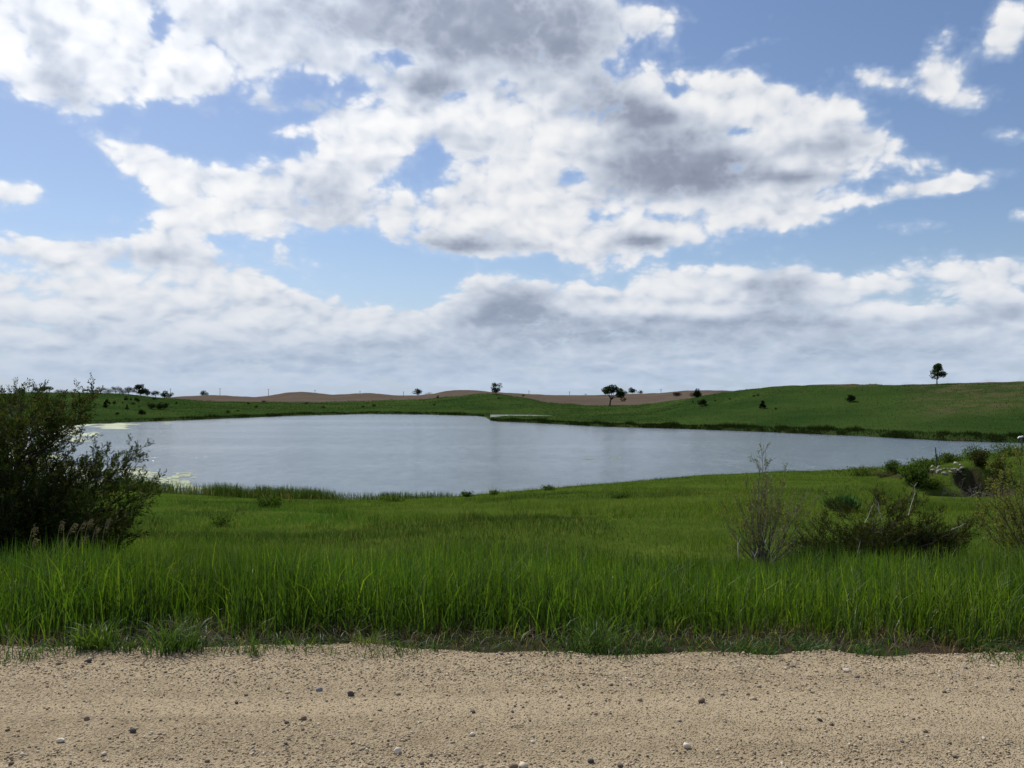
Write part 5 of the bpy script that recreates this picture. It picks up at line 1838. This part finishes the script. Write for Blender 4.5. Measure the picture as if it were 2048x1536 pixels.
# ------------------------------------------------------------------ tufts at the gravel edge, seeding stems
def tuft(label, px, base_row, w_px, h_px, n, cols, broad=.011, droop=.5, seed=0, name='grass_tuft'):
    r = np.random.default_rng(3000 + seed + int(px))
    y = EYE * FPX / (base_row - HROW)
    x = T_OF(px) * y
    z = max(float(height(x, y)), float(road_z(np.array(x), np.array(y))))
    s = mpp(y)
    R, H = w_px * s / 2, h_px * s
    a = r.uniform(0, 6.28, n)
    q = R * .85 * r.uniform(size=n) ** .7
    n_ = n
    b = np.stack([q * np.cos(a), q * np.sin(a) * .7, np.full(n, -.01)], 1)
    h = H * r.uniform(.25, 1.1, n)
    lean = r.uniform(.05, 1.1, n) * min(1.0, R / H) + .1
    c = np.array(cols)[r.integers(0, len(cols), n)] * r.uniform(.75, 1.25, (n, 1))
    v, f3, f4, cc = blades(b, h, broad * .72 * r.uniform(.5, 1.3, n), a + r.normal(0, 1.3, n), lean, c, 4, r=r, droop=droop, tipcol=c * np.array([1.1, 1.08, 1.0]))
    G = Geo()
    G.add(v, f3, f4, cc)
    put(name, G.mesh(name, [M_GRASS]), None, (x, y, z), label=label, category='grass tuft', group='grass tufts at the gravel edge')


TG = ((.040, .080, .018), (.058, .100, .024), (.032, .066, .018))
TY = ((.055, .100, .014), (.080, .125, .018), (.042, .080, .012))
tuft('broad arching grass tuft spilling on to the gravel, blades curling over', 350, 1296, 150, 95, 230, TG, .013)
tuft('low wide tuft of broad blades on the gravel beside the curling tuft', 265, 1296, 110, 42, 120, TG, .012, seed=1)
tuft('leafy yellow-green tuft at the verge below the large cedar bush', 198, 1292, 110, 75, 260, TY, .012)
tuft('slim upright tuft standing alone out on the gravel', 515, 1308, 44, 68, 46, TG, .007, .3)
tuft('sparse thin tuft on the gravel at the near corner of the verge', 64, 1318, 60, 42, 34, TY, .006, .3)
tuft('blue-green tuft of curled blades at the verge ahead of the bare shrub', 1190, 1288, 130, 90, 240, TG, .010, .55)
tuft('flat spreading bright tuft at the gravel edge below the low cedar', 1500, 1290, 120, 40, 170, TG, .012)
tuft('small spreading tuft on the gravel edge with broad pale blades', 1725, 1287, 80, 32, 100, ((.085, .135, .06), (.07, .12, .045)), .012)
tuft('low tuft of mixed blades at the verge near the willow shrub', 1960, 1283, 110, 52, 150, TG, .011)
tuft('loose tuft of pale blades at the verge in front of the tallest grass', 735, 1283, 90, 44, 90, ((.10, .13, .05), (.075, .115, .035)), .009)
tuft('broad-bladed tuft at the gravel edge past the flat spreading one', 1620, 1287, 90, 40, 110, TG, .011)
tuft('dense green tuft leaning out over the gravel below the curled tuft', 1290, 1286, 90, 50, 130, TG, .010)


def seed_stem(px, top_row, depth, i):
    r = np.random.default_rng(4000 + i)
    b = at(px, depth)
    H = EYE + (HROW - top_row) / FPX * depth - b[2]
    t = thing('seeding_grass', f'dry seeding grass stem before the large cedar, {ORD[i]} counting from the edge of the view', 'grass stem', b, 'seeding stems before the large cedar')
    dx = r.uniform(.05, .16)
    P = bez(np.array([0, 0, -.02]), np.array([dx * .1, 0, H * .8]), np.array([dx, 0, H]), 9)
    g = Geo()
    g.tube(P, np.linspace(.0032, .0018, 9), 4)
    put('stem', g.mesh('stem', [M_STRAW]), t)
    h = Geo()
    n = 60
    u = r.uniform(.80, 1.0, n)
    k = np.clip((u * 8).astype(int), 0, 7)
    p = P[k] + (P[k + 1] - P[k]) * (u * 8 - k)[:, None] + r.normal(0, .010, (n, 3)) + np.array([.012, 0, -.008])
    h.leaves(p, np.stack([r.uniform(.2, 1, n), r.normal(0, .4, n), r.uniform(-.7, .2, n)], 1), r.uniform(.014, .026, n), np.full(n, .0075), np.tile([.12, .105, .075], (n, 1)) * r.uniform(.7, 1.3, (n, 1)), r=r)
    put('seed_head', h.mesh('seed_head', [M_MEADOW]), t)


M_STRAW = plain('straw', (.17, .145, .09), (.26, .22, .14), 30)
for i, (px, row) in enumerate(((50, 1052), (60, 1075), (105, 1078), (112, 1040), (122, 1046), (140, 1042), (150, 1072), (163, 1037), (178, 1052), (200, 1036))):
    seed_stem(px, row, 8.0 + .05 * i, i)
